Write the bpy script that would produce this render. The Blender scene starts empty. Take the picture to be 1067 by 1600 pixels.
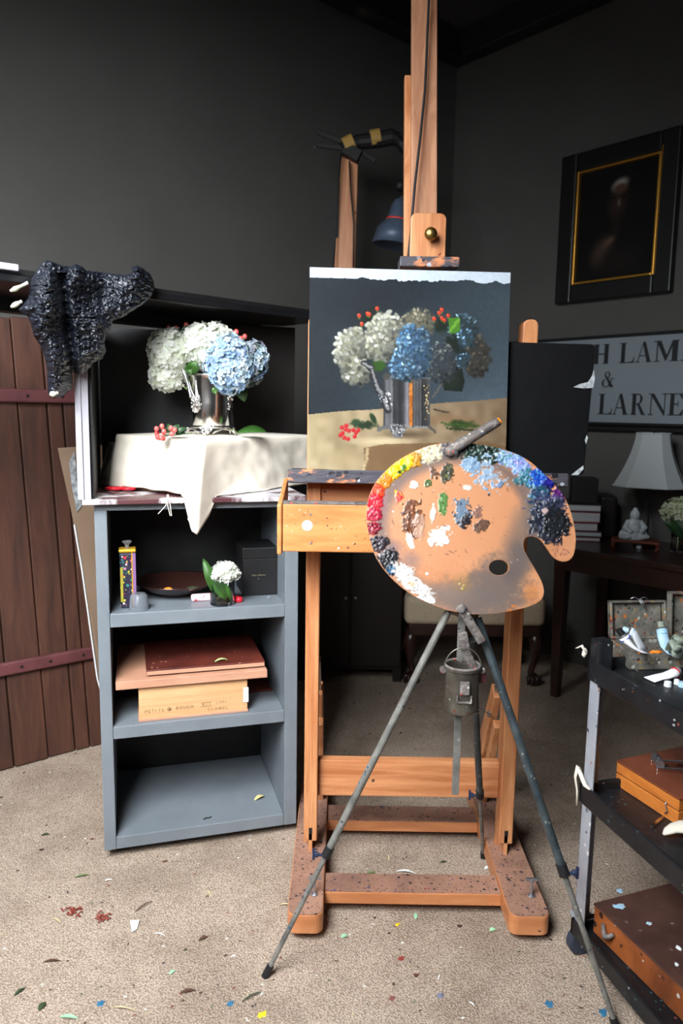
import bpy, bmesh, math, random
import numpy as np
from mathutils import Vector, Matrix, noise
random.seed(7); RNG = np.random.default_rng(7)
scene = bpy.context.scene
COL = scene.collection

# ------------------------------------------------------------------ camera
F_PX, PITCH, ROLL, CAM_H = 1150.0, 0.13731, 0.01563, 1.30
cp, sp, cr, sr = math.cos(PITCH), math.sin(PITCH), math.cos(ROLL), math.sin(ROLL)
_up0 = Vector((0, sp, cp)); _rt0 = Vector((1, 0, 0))
FW = Vector((0, cp, -sp)); RT = cr*_rt0 + sr*_up0; UP = cr*_up0 - sr*_rt0
CAM = Vector((0, 0, CAM_H))
cam_data = bpy.data.cameras.new('camera'); cam = bpy.data.objects.new('camera', cam_data); COL.objects.link(cam)
cam.matrix_world = Matrix(((RT.x, UP.x, -FW.x, 0), (RT.y, UP.y, -FW.y, 0), (RT.z, UP.z, -FW.z, CAM_H), (0, 0, 0, 1)))
cam_data.sensor_fit = 'HORIZONTAL'; cam_data.sensor_width = 24.0; cam_data.lens = 24.0*F_PX/1067.0
cam_data.clip_start = 0.05; cam_data.clip_end = 60
cam_data.dof.use_dof = True; cam_data.dof.focus_distance = 1.95; cam_data.dof.aperture_fstop = 3.2
scene.camera = cam

# ------------------------------------------------------------------ world, daylight from the window, exposure
W_ = bpy.data.worlds.new('world'); scene.world = W_; W_.use_nodes = True
W_.node_tree.nodes['Background'].inputs[0].default_value = (0.55, 0.66, 0.80, 1)
W_.node_tree.nodes['Background'].inputs[1].default_value = 0.05
def area(name, loc, target, sx, sy, energy, color, spread=180):
    l = bpy.data.lights.new(name, 'AREA'); l.shape = 'RECTANGLE'; l.size = sx; l.size_y = sy
    l.energy = energy; l.color = color; l.spread = math.radians(spread)
    o = bpy.data.objects.new(name, l); COL.objects.link(o); o.location = loc
    o.rotation_euler = (Vector(target)-Vector(loc)).to_track_quat('-Z', 'Y').to_euler()
    return o
area('window_daylight', (-1.06, .21, 2.15), (-.85, 2.0, .40), 1.4, 1.4, 132, (0.93, 0.975, 1.0), 115)
scene.view_settings.view_transform = 'Standard'; scene.view_settings.look = 'None'
scene.view_settings.gamma = 1.0; scene.view_settings.use_curve_mapping = False
scene.view_settings.exposure = 0.0

# ------------------------------------------------------------------ helpers
def ray(px, py): return RT*float(px-533.5) - UP*float(py-800.0) + FW*F_PX
def P(px, py, Y): d = ray(px, py); return CAM + d*float(Y/d.y)
def PZ(px, py, z): d = ray(px, py); return CAM + d*float((z-CAM_H)/d.z)
def PP(px, py, p0, n): d = ray(px, py); return CAM + d*((Vector(p0)-CAM).dot(n)/d.dot(n))
def s2l(c):
    c = np.asarray(c, float)/255.0
    return np.where(c <= 0.04045, c/12.92, ((c+0.055)/1.055)**2.4)
def rgb(r, g, b): return tuple(float(x) for x in s2l((r, g, b))) + (1.0,)

ORG = {}
class MB:
    def __init__(s): s.v = []; s.f = []; s.c = []
    def add(s, vs, fs, col=None):
        n = len(s.v); s.v += [Vector(v) for v in vs]; s.f += [tuple(i+n for i in f) for f in fs]
        if col is not None: s.c += [col]*len(vs)
        return s
    def box(s, x0, x1, y0, y1, z0, z1, fr=None):
        o, a, b, c = fr if fr else (Vector((0, 0, 0)), Vector((1, 0, 0)), Vector((0, 1, 0)), Vector((0, 0, 1)))
        vs = [o+a*x+b*y+c*z for z in (z0, z1) for (x, y) in ((x0, y0), (x1, y0), (x1, y1), (x0, y1))]
        return s.add(vs, [(0, 3, 2, 1), (4, 5, 6, 7), (0, 1, 5, 4), (1, 2, 6, 5), (2, 3, 7, 6), (3, 0, 4, 7)])
    def hexa(s, p):  # 8 points, bottom four then top four
        return s.add(p, [(0, 3, 2, 1), (4, 5, 6, 7), (0, 1, 5, 4), (1, 2, 6, 5), (2, 3, 7, 6), (3, 0, 4, 7)])
    def bar(s, a, b, w, d, side=None, w2=None, d2=None):   # a squared bar from a to b
        a = Vector(a); b = Vector(b); t = (b-a).normalized()
        x = Vector(side) if side else Vector((1, 0, 0)); x = (x - t*x.dot(t)).normalized(); y = t.cross(x)
        w2 = w2 or w; d2 = d2 or d
        q = lambda p, W, D: [p+x*i*W/2+y*j*D/2 for i, j in ((-1, -1), (1, -1), (1, 1), (-1, 1))]
        return s.hexa(q(a, w, d)+q(b, w2, d2))
    def tube(s, pts, r, n=10, cap=True, flat=None, col=None):
        pts = [Vector(p) for p in pts]; k = len(pts)
        rs = r if isinstance(r, (list, tuple)) else [r]*k
        base = []; prev = None
        for i, p in enumerate(pts):
            t = (pts[min(i+1, k-1)]-pts[max(i-1, 0)]).normalized()
            if prev is None:
                h = Vector((0, 0, 1)) if abs(t.z) < 0.9 else Vector((1, 0, 0))
                x = t.cross(h).normalized()
            else: x = (prev - t*prev.dot(t)).normalized()
            prev = x; y = t.cross(x)
            for j in range(n):
                a = 2*math.pi*j/n; base.append(p+(x*math.cos(a)+y*math.sin(a)*(flat or 1))*rs[i])
        fs = [(i*n+j, i*n+(j+1) % n, (i+1)*n+(j+1) % n, (i+1)*n+j) for i in range(k-1) for j in range(n)]
        if cap: fs += [tuple(range(n-1, -1, -1)), tuple((k-1)*n+j for j in range(n))]
        return s.add(base, fs, col)
    def lathe(s, c, prof, n=24, axis=(0, 0, 1), sx=1, sy=1, rot=0, cap=True):
        c = Vector(c); t = Vector(axis).normalized(); h = Vector((1, 0, 0)) if abs(t.x) < 0.9 else Vector((0, 1, 0))
        x = (h - t*h.dot(t)).normalized(); y = t.cross(x); vs = []
        for r, z in prof:
            for j in range(n):
                a = 2*math.pi*j/n+rot; vs.append(c+t*z+x*math.cos(a)*r*sx+y*math.sin(a)*r*sy)
        k = len(prof)
        fs = [(i*n+j, i*n+(j+1) % n, (i+1)*n+(j+1) % n, (i+1)*n+j) for i in range(k-1) for j in range(n)]
        if cap: fs += [tuple(range(n-1, -1, -1)), tuple((k-1)*n+j for j in range(n))]
        return s.add(vs, fs)
    def ball(s, c, rx, ry=None, rz=None, n=12, m=8, rough=0, seed=0, col=None):
        ry = ry or rx; rz = rz or rx; c = Vector(c); vs = []
        for i in range(m+1):
            th = math.pi*i/m
            for j in range(n):
                a = 2*math.pi*j/n; d = Vector((math.sin(th)*math.cos(a), math.sin(th)*math.sin(a), math.cos(th)))
                k = 1+(rough*noise.noise(d*2.2+Vector((seed, seed*.7, 0))) if rough else 0)
                vs.append(c+Vector((d.x*rx, d.y*ry, d.z*rz))*k)
        fs = [(i*n+j, (i+1)*n+j, (i+1)*n+(j+1) % n, i*n+(j+1) % n) for i in range(m) for j in range(n)]
        return s.add(vs, fs, col)
    def prism(s, poly, d):    # polygon (world points) pushed along vector d
        d = Vector(d); n = len(poly); poly = [Vector(p) for p in poly]
        return s.add(poly+[p+d for p in poly], [tuple(range(n-1, -1, -1)), tuple(range(n, 2*n))]+[(i, (i+1) % n, n+(i+1) % n, n+i) for i in range(n)])
def mesh_of(mb, name, org=(0, 0, 0), smooth=False):
    o = Vector(org); m = bpy.data.meshes.new(name)
    m.from_pydata([tuple(v-o) for v in mb.v], [], mb.f)
    if mb.c and len(mb.c) == len(mb.v):
        a = m.color_attributes.new('Col', 'FLOAT_COLOR', 'POINT')
        a.data.foreach_set('color', np.array([tuple(c[:3])+(1,) for c in mb.c], dtype=np.float32).ravel())
    bm = bmesh.new(); bm.from_mesh(m); bmesh.ops.recalc_face_normals(bm, faces=bm.faces); bm.to_mesh(m); bm.free()
    if smooth: m.polygons.foreach_set('use_smooth', [True]*len(m.polygons))
    return m
def root_org(p):
    return ORG.get(p.name, Vector((0, 0, 0))) if p else Vector((0, 0, 0))
def tag(o, label=None, cat=None, group=None, kind=None):
    if label: o['label'] = label
    if cat: o['category'] = cat
    if group: o['group'] = group
    if kind: o['kind'] = kind
    return o
def thing(name, loc, label, cat, group=None):
    o = bpy.data.objects.new(name, None); COL.objects.link(o); o.location = loc; o.empty_display_size = .05
    ORG[o.name] = Vector(loc); return tag(o, label, cat, group)
def part(name, mb, mat, parent, bevel=0, smooth=False, label=None, kind=None, seg=2, angle=40):
    org = root_org(parent); o = bpy.data.objects.new(name, mesh_of(mb, name, org, smooth)); COL.objects.link(o)
    if parent: o.parent = parent
    ORG[o.name] = org
    if mat: o.data.materials.append(mat)
    if bevel:
        b = o.modifiers.new('bevel', 'BEVEL'); b.width = bevel; b.segments = seg; b.limit_method = 'ANGLE'; b.angle_limit = math.radians(angle)
    return tag(o, label, None, None, kind)
def solo(name, mb, mat, loc, label, cat, group=None, **k):     # a thing that is one mesh
    ORG['_'] = Vector(loc); o = bpy.data.objects.new(name, mesh_of(mb, name, loc, k.get('smooth', False))); COL.objects.link(o)
    o.location = loc; ORG[o.name] = Vector(loc); o.data.materials.append(mat)
    if k.get('bevel'):
        b = o.modifiers.new('bevel', 'BEVEL'); b.width = k['bevel']; b.segments = 2
    return tag(o, label, cat, group, k.get('kind'))
def struct(name, mb, mat, parent=None, bevel=0):
    o = part(name, mb, mat, parent, bevel)
    if not parent: o['kind'] = 'structure'
    return o
def copy_thing(src, loc, rot=None, label=None):
    r = src.copy(); COL.objects.link(r); r.location = loc
    if rot is not None: r.rotation_euler = rot
    if label: r['label'] = label
    for ch in list(src.children):
        c = ch.copy(); COL.objects.link(c); c.parent = r
        for g in list(ch.children):
            d = g.copy(); COL.objects.link(d); d.parent = c
    return r

# ------------------------------------------------------------------ materials
def mat(name, col, rough=.6, metal=0, col2=None, nscale=8, stretch=(1, 1, 1), ring=0, bump=0, bscale=60, specks=None,
        spec=.5, attr=False, trans=0, ior=1.45, coat=0, sheen=0, contrast=(.35, .65), alpha=1, streak=0):
    m = bpy.data.materials.new(name); m.use_nodes = True; nt = m.node_tree; N = nt.nodes; L = nt.links; b = N['Principled BSDF']
    b.inputs['Roughness'].default_value = rough; b.inputs['Metallic'].default_value = metal
    b.inputs['Specular IOR Level'].default_value = spec; b.inputs['IOR'].default_value = ior
    b.inputs['Transmission Weight'].default_value = trans; b.inputs['Coat Weight'].default_value = coat; b.inputs['Coat Roughness'].default_value = .25
    b.inputs['Sheen Weight'].default_value = sheen; b.inputs['Alpha'].default_value = alpha
    b.inputs['Base Color'].default_value = col
    tc = N.new('ShaderNodeTexCoord'); mp = N.new('ShaderNodeMapping'); L.new(tc.outputs['Object'], mp.inputs['Vector'])
    mp.inputs['Scale'].default_value = stretch
    out = None
    if attr:
        a = N.new('ShaderNodeAttribute'); a.attribute_name = 'Col'; out = a.outputs['Color']
    if col2:
        n = N.new('ShaderNodeTexNoise'); n.inputs['Scale'].default_value = nscale; n.inputs['Detail'].default_value = 6; n.inputs['Roughness'].default_value = .62
        n.inputs['Distortion'].default_value = ring; L.new(mp.outputs['Vector'], n.inputs['Vector'])
        r = N.new('ShaderNodeValToRGB'); r.color_ramp.elements[0].position, r.color_ramp.elements[1].position = contrast
        r.color_ramp.elements[0].color = col2; r.color_ramp.elements[1].color = col
        L.new(n.outputs['Fac'], r.inputs['Fac']); out = r.outputs['Color']
    for (sc, size, prob, cols) in (specks or []):
        size = min(.6, size*1.2); prob = min(1, prob*1.7); sc = sc*1.5
        v = N.new('ShaderNodeTexVoronoi'); v.inputs['Scale'].default_value = sc; v.inputs['Randomness'].default_value = 1
        nz = N.new('ShaderNodeTexNoise'); nz.inputs['Scale'].default_value = sc*1.6; nz.inputs['Detail'].default_value = 2
        L.new(tc.outputs['Object'], nz.inputs['Vector'])
        mx = N.new('ShaderNodeMix'); mx.data_type = 'VECTOR'; mx.inputs['Factor'].default_value = .25/sc*2
        L.new(tc.outputs['Object'], mx.inputs['A']); L.new(nz.outputs['Color'], mx.inputs['B']); L.new(mx.outputs['Result'], v.inputs['Vector'])
        sep = N.new('ShaderNodeSeparateColor'); L.new(v.outputs['Color'], sep.inputs['Color'])
        rr = N.new('ShaderNodeMath'); rr.operation = 'MULTIPLY'; rr.inputs[1].default_value = size; L.new(sep.outputs['Green'], rr.inputs[0])
        lt = N.new('ShaderNodeMath'); lt.operation = 'LESS_THAN'; L.new(v.outputs['Distance'], lt.inputs[0]); L.new(rr.outputs[0], lt.inputs[1])
        gt = N.new('ShaderNodeMath'); gt.operation = 'LESS_THAN'; L.new(sep.outputs['Red'], gt.inputs[0]); gt.inputs[1].default_value = prob
        mu = N.new('ShaderNodeMath'); mu.operation = 'MULTIPLY'; L.new(lt.outputs[0], mu.inputs[0]); L.new(gt.outputs[0], mu.inputs[1])
        cr_ = N.new('ShaderNodeValToRGB'); cr_.color_ramp.interpolation = 'CONSTANT'; e = cr_.color_ramp.elements
        for i, c in enumerate(cols):
            q = e[i] if i < 2 else e.new(i/len(cols))
            q.position = i/len(cols); q.color = c
        if len(cols) == 1: e[1].color = cols[0]
        L.new(sep.outputs['Blue'], cr_.inputs['Fac'])
        mc = N.new('ShaderNodeMix'); mc.data_type = 'RGBA'; L.new(mu.outputs[0], mc.inputs['Factor'])
        if out: L.new(out, mc.inputs['A'])
        else: mc.inputs['A'].default_value = col
        L.new(cr_.outputs['Color'], mc.inputs['B']); out = mc.outputs['Result']
    if out: L.new(out, b.inputs['Base Color'])
    if bump:
        n2 = N.new('ShaderNodeTexNoise'); n2.inputs['Scale'].default_value = bscale; n2.inputs['Detail'].default_value = 4; L.new(mp.outputs['Vector'], n2.inputs['Vector'])
        bp = N.new('ShaderNodeBump'); bp.inputs['Strength'].default_value = bump; bp.inputs['Distance'].default_value = .004
        L.new(n2.outputs['Fac'], bp.inputs['Height']); L.new(bp.outputs['Normal'], b.inputs['Normal'])
    return m
PAINTS = [rgb(30, 32, 48), rgb(225, 222, 215), rgb(60, 90, 150), rgb(150, 40, 40), rgb(40, 36, 36), rgb(120, 150, 175), rgb(205, 150, 60), rgb(60, 80, 60)]
DARKP = [rgb(40, 38, 45), rgb(55, 50, 60), rgb(35, 30, 30), rgb(70, 60, 80)]
M = {}
M['wall'] = mat('grey_wall', rgb(82, 80, 78), .75, col2=rgb(77, 75, 73), nscale=1.5, bump=.08, bscale=140)
M['ceil'] = mat('ceiling_grey', rgb(66, 63, 63), .8)
M['crown'] = mat('dark_crown', rgb(40, 38, 37), .6)
M['black'] = mat('black_paint', rgb(24, 24, 26), .5, col2=rgb(16, 16, 17), nscale=10, bump=.1)
M['satinblack'] = mat('satin_black_board', rgb(26, 26, 29), .32, col2=rgb(18, 18, 20), nscale=7)
M['blackfold'] = mat('black_portfolio_cover', rgb(13, 13, 15), .5, spec=.25, col2=rgb(9, 9, 10), nscale=12, bump=.12, specks=[(60, .12, .10, [rgb(90, 90, 90), rgb(60, 60, 62)])])
M['cabgrey'] = mat('grey_cabinet_paint', rgb(116, 123, 130), .42, col2=rgb(106, 113, 120), nscale=6, bump=.06, bscale=25, specks=[(22, .06, .12, [rgb(60, 62, 66), rgb(180, 184, 188)])])
M['whitepaint'] = mat('worn_white_paint', rgb(188, 186, 196), .5, col2=rgb(150, 147, 158), nscale=9, stretch=(1, 1, .3), bump=.12)
M['marpaint'] = mat('maroon_and_white_paint', rgb(196, 192, 196), .5, col2=rgb(74, 38, 42), nscale=6, stretch=(1, 1, .4), contrast=(.46, .54))
M['pine'] = mat('varnished_pine', rgb(202, 143, 98), .42, col2=rgb(166, 100, 60), nscale=3, stretch=(14, 14, 1), ring=.6, bump=.05, specks=[(14, .10, .16, [rgb(110, 52, 30), rgb(84, 60, 50), rgb(120, 60, 40)])])
M['pineh'] = mat('varnished_pine_sideways', rgb(200, 140, 96), .42, col2=rgb(166, 100, 60), nscale=3, stretch=(1, 14, 14), ring=.6, bump=.05, specks=[(14, .10, .16, [rgb(110, 52, 30), rgb(84, 60, 50)])])
M['mast'] = mat('pale_pine_mast', rgb(184, 134, 102), .5, col2=rgb(150, 98, 70), nscale=2.4, stretch=(16, 16, .7), ring=.8, bump=.05, specks=[(12, .08, .15, [rgb(80, 50, 40), rgb(90, 60, 50)])])
M['runner'] = mat('stained_pine_runner', rgb(164, 124, 104), .5, col2=rgb(122, 92, 80), nscale=7, ring=.4, bump=.08, specks=[(60, .34, .30, DARKP+[rgb(120, 40, 50), rgb(60, 66, 110), rgb(96, 70, 60)]), (24, .20, .10, DARKP+[rgb(100, 66, 60)]), (120, .4, .3, [rgb(96, 70, 62), rgb(84, 66, 66)])])
M['pineside'] = mat('orange_pine_edge', rgb(200, 136, 92), .4, col2=rgb(176, 110, 68), nscale=4, stretch=(1, 1, 6), ring=.5, specks=[(20, .1, .15, DARKP)])
M['paintedpine'] = mat('paint_marked_pine', rgb(204, 138, 84), .42, col2=rgb(172, 104, 56), nscale=3.5, stretch=(1, 8, 8), ring=.5, bump=.06,
    specks=[(40, .32, .26, [rgb(40, 38, 50), rgb(150, 70, 50), rgb(214, 200, 196), rgb(100, 60, 50), rgb(200, 160, 150)]), (70, .3, .14, [rgb(70, 50, 50), rgb(60, 60, 80), rgb(206, 190, 180)])])
M['ledge'] = mat('paint_caked_ledge', rgb(66, 64, 72), .5, col2=rgb(196, 124, 80), nscale=20, stretch=(.6, 1, 1.6), contrast=(.37, .43), bump=.6, bscale=60, specks=[(45, .45, .35, [rgb(28, 27, 32), rgb(120, 120, 128), rgb(34, 34, 44), rgb(160, 165, 175)])])
M['carton'] = mat('brown_cardboard', rgb(150, 125, 103), .8, col2=rgb(136, 112, 92), nscale=5, bump=.05)
M['barn'] = mat('dark_barn_wood', rgb(92, 56, 41), .62, col2=rgb(50, 29, 23), nscale=2.6, stretch=(7, 7, .8), ring=1.0, bump=.25, bscale=10, contrast=(.28, .72), specks=[(9, .08, .2, [rgb(150, 90, 55), rgb(35, 20, 16)])])
M['barnrail'] = mat('maroon_rail_paint', rgb(104, 58, 60), .5, col2=rgb(80, 42, 44), nscale=6, bump=.2, bscale=20)
M['cloth'] = mat('cream_linen', rgb(240, 231, 216), .9, col2=rgb(228, 217, 199), nscale=7, bump=.25, bscale=9, sheen=.2)
M['plastic_bag'] = mat('black_bin_liner', rgb(20, 24, 34), .42, spec=.7, bump=.5, bscale=45)
M['silver'] = mat('polished_silver', rgb(236, 234, 232), .17, 1, bump=.02, bscale=30)
M['silverorn'] = mat('embossed_silver', rgb(226, 224, 222), .2, 1, bump=1.0, bscale=130)
M['glass'] = mat('clear_glass', (1, 1, 1, 1), .02, trans=1, ior=1.45)
M['water'] = mat('water', (.93, .98, .97, 1), .0, trans=1, ior=1.33)
M['frost'] = mat('cloudy_plastic', rgb(225, 232, 240), .22, trans=.9, ior=1.3)
M['petal'] = mat('hydrangea_petal', (1, 1, 1, 1), .65, attr=True, sheen=.1)
M['leaf'] = mat('green_leaf', rgb(66, 110, 44), .42, col2=rgb(36, 74, 26), nscale=18)
M['darkleaf'] = mat('dark_green_leaf', rgb(44, 74, 40), .45, col2=rgb(26, 50, 26), nscale=18)
M['berry'] = mat('coral_berry', rgb(230, 112, 104), .3, col2=rgb(220, 80, 80), nscale=30)
M['stem'] = mat('green_stem', rgb(96, 120, 60), .6)
M['brass'] = mat('brass_knob', rgb(198, 160, 90), .35, 1)
M['steel'] = mat('dull_steel', rgb(170, 172, 178), .38, .9, bump=.1, specks=[(40, .3, .15, [rgb(120, 110, 105), rgb(90, 90, 90)])])
M['chrome'] = mat('bright_chrome', rgb(215, 218, 222), .16, 1)
M['tripod'] = mat('paint_flecked_tripod_tube', rgb(134, 132, 126), .5, .3, col2=rgb(92, 92, 90), nscale=20, bump=.2, specks=[(70, .3, .3, [rgb(150, 150, 145), rgb(40, 50, 60), rgb(60, 90, 110)])])
M['tripodblack'] = mat('dark_tripod_tube', rgb(70, 80, 84), .45, .2, col2=rgb(42, 50, 54), nscale=20, bump=.2, specks=[(70, .3, .3, [rgb(120, 125, 125), rgb(40, 70, 90), rgb(150, 140, 130)])])
M['knobblue'] = mat('dark_blue_plastic', rgb(36, 46, 72), .4)
M['gunk'] = mat('crusted_paint_metal', rgb(128, 120, 116), .55, .2, col2=rgb(84, 78, 76), nscale=30, bump=.8, bscale=120, specks=[(90, .4, .3, [rgb(190, 70, 60), rgb(190, 186, 182), rgb(60, 60, 70), rgb(110, 130, 150)])])
M['cup'] = mat('dull_pewter_cup', rgb(126, 122, 112), .42, .75, col2=rgb(84, 78, 72), nscale=16, bump=.3, bscale=60, specks=[(70, .3, .12, [rgb(150, 60, 56), rgb(170, 168, 160)])])
M['trayblk'] = mat('black_plastic_tray', rgb(28, 30, 34), .4, col2=rgb(20, 21, 24), nscale=20, bump=.2, specks=[(60, .22, .22, [rgb(160, 165, 170), rgb(70, 76, 82), rgb(60, 90, 100), rgb(120, 60, 50)])])
M['trolleyleg'] = mat('grey_trolley_leg', rgb(178, 182, 192), .4, .25, col2=rgb(152, 157, 168), nscale=8, specks=[(45, .34, .28, [rgb(60, 52, 56), rgb(150, 90, 60), rgb(100, 110, 125), rgb(225, 226, 230)])])
M['tin'] = mat('paint_spattered_tin', rgb(146, 142, 132), .5, .4, col2=rgb(98, 94, 88), nscale=26, bump=.5, bscale=90, specks=[(80, .5, .4, [rgb(70, 66, 62), rgb(190, 190, 182), rgb(160, 140, 90), rgb(90, 110, 110), rgb(200, 120, 60), rgb(120, 60, 60)])])
M['tubewhite'] = mat('white_paint_tube', rgb(240, 238, 246), .45)
M['blueenam'] = mat('blue_stripe', rgb(40, 70, 180), .5)
M['redenam'] = mat('red_stripe', rgb(190, 40, 44), .5)
M['paleblue'] = mat('pale_blue_paint', rgb(150, 196, 226), .5, col2=rgb(180, 200, 210), nscale=40)
M['olive'] = mat('olive_rag', rgb(92, 100, 78), .8, col2=rgb(150, 160, 150), nscale=20, bump=.4)
M['orange'] = mat('orange_paint', rgb(240, 130, 30), .45)
M['boxwood'] = mat('golden_box_side', rgb(205, 128, 58), .4, col2=rgb(176, 98, 40), nscale=3, stretch=(3, 3, 12), ring=.5)
M['boxtop'] = mat('red_brown_box_top', rgb(128, 68, 44), .35, col2=rgb(98, 50, 34), nscale=6, coat=.2, specks=[(30, .2, .15, [rgb(60, 34, 30), rgb(150, 110, 90)])])
M['boxold'] = mat('worn_brown_box_side', rgb(166, 92, 46), .45, col2=rgb(104, 56, 32), nscale=8, ring=.6, bump=.2, specks=[(34, .3, .5, [rgb(50, 34, 30), rgb(40, 34, 36), rgb(190, 180, 172), rgb(80, 46, 30)])])
M['boxoldtop'] = mat('dark_worn_box_top', rgb(92, 62, 52), .4, col2=rgb(64, 42, 38), nscale=7, coat=.2, bump=.15, specks=[(34, .22, .3, [rgb(120, 116, 124), rgb(50, 40, 40), rgb(120, 160, 190), rgb(110, 90, 86)])])
M['cigar'] = mat('pale_box_wood', rgb(205, 164, 120), .6, col2=rgb(188, 144, 100), nscale=3, stretch=(1, 1, 22), ring=.4)
M['ink'] = mat('faded_brown_ink', rgb(120, 84, 56), .8)
M['panelwood'] = mat('pinkish_board_edge', rgb(188, 142, 116), .6, col2=rgb(170, 122, 98), nscale=4, stretch=(1, 1, 8))
M['panelred'] = mat('dark_red_brown_panel', rgb(98, 44, 34), .4, col2=rgb(66, 28, 24), nscale=7, specks=[(40, .25, .2, [rgb(160, 120, 100), rgb(40, 20, 20)])])
M['mahog'] = mat('dark_mahogany', rgb(58, 34, 29), .3, col2=rgb(42, 24, 21), nscale=5, coat=.3)
M['darkwood'] = mat('near_black_wood', rgb(30, 24, 22), .5)
M['pages'] = mat('book_pages', rgb(198, 200, 204), .8, col2=rgb(176, 178, 182), nscale=4, stretch=(.4, .4, 60))
M['bookred'] = mat('dark_red_book_cover', rgb(116, 34, 42), .6)
M['bookdark'] = mat('charcoal_book_cover', rgb(46, 44, 48), .6)
M['shade'] = mat('ivory_lamp_shade', rgb(206, 212, 214), .8, sheen=.2)
M['porcelain'] = mat('white_porcelain', rgb(214, 222, 226), .3, col2=rgb(186, 194, 200), nscale=40, bump=.4, bscale=120)
M['redwood'] = mat('reddish_stand_wood', rgb(116, 54, 38), .4)
M['uphol'] = mat('cream_lattice_fabric', rgb(196, 178, 152), .9, specks=[(52, .34, .6, [rgb(168, 148, 122), rgb(172, 152, 126)])])
M['gold'] = mat('gilt_edge', rgb(206, 150, 62), .35, .8)
M['frameblk'] = mat('black_picture_frame', rgb(19, 19, 20), .4)
M['signface'] = mat('pale_sign_face', rgb(122, 132, 140), .6)
M['letter'] = mat('black_sign_lettering', rgb(18, 20, 24), .6)
M['red'] = mat('bright_red_plastic', rgb(226, 34, 52), .35)
M['pinkwrap'] = mat('pink_and_red_wrapper', rgb(238, 196, 200), .45, col2=rgb(205, 40, 60), nscale=60, contrast=(.38, .44))
M['lampblue'] = mat('grey_blue_lamp_metal', rgb(84, 98, 120), .45, .2, col2=rgb(66, 78, 96), nscale=6)
M['matteblk'] = mat('matte_black', rgb(22, 21, 22), .6)
M['yellowtape'] = mat('yellow_tape', rgb(176, 140, 72), .6)
M['creamclip'] = mat('cream_plastic', rgb(225, 225, 200), .5)
M['whitebit'] = mat('white_paper', rgb(225, 228, 232), .7)
M['tornplastic'] = mat('torn_clear_plastic', rgb(200, 205, 208), .25, col2=rgb(120, 124, 128), nscale=50, bump=.5)
M['rubber'] = mat('black_rubber', rgb(24, 24, 27), .6)
M['casterblue'] = mat('dark_caster_wheel', rgb(52, 58, 72), .5)
M['vc'] = mat('painted_surface', (1, 1, 1, 1), .7, spec=.2, attr=True, bump=.12, bscale=300)
M['vcgloss'] = mat('palette_paint', (1, 1, 1, 1), .38, attr=True, bump=.15, bscale=220)
M['canvasedge'] = mat('primed_canvas_edge', rgb(196, 200, 206), .7)
M['bowl'] = mat('dark_glazed_bowl', rgb(52, 30, 26), .2)
M['rag'] = mat('off_white_rag', rgb(214, 206, 192), .85, bump=.3, bscale=30)
M['greypanel'] = mat('charcoal_backing', rgb(58, 58, 60), .55, col2=rgb(50, 50, 52), nscale=4)

def translucent(m, f=.35):
    nt = m.node_tree; b = nt.nodes['Principled BSDF']; out = nt.nodes['Material Output']; t = nt.nodes.new('ShaderNodeBsdfTranslucent'); x = nt.nodes.new('ShaderNodeMixShader')
    src = b.inputs['Base Color'].links[0].from_socket if b.inputs['Base Color'].links else None
    if src: nt.links.new(src, t.inputs['Color'])
    else: t.inputs['Color'].default_value = b.inputs['Base Color'].default_value
    x.inputs[0].default_value = f; nt.links.new(b.outputs[0], x.inputs[1]); nt.links.new(t.outputs[0], x.inputs[2]); nt.links.new(x.outputs[0], out.inputs['Surface'])
translucent(M['petal'], .4); translucent(M['leaf'], .25); translucent(M['shade'], .4)

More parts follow.
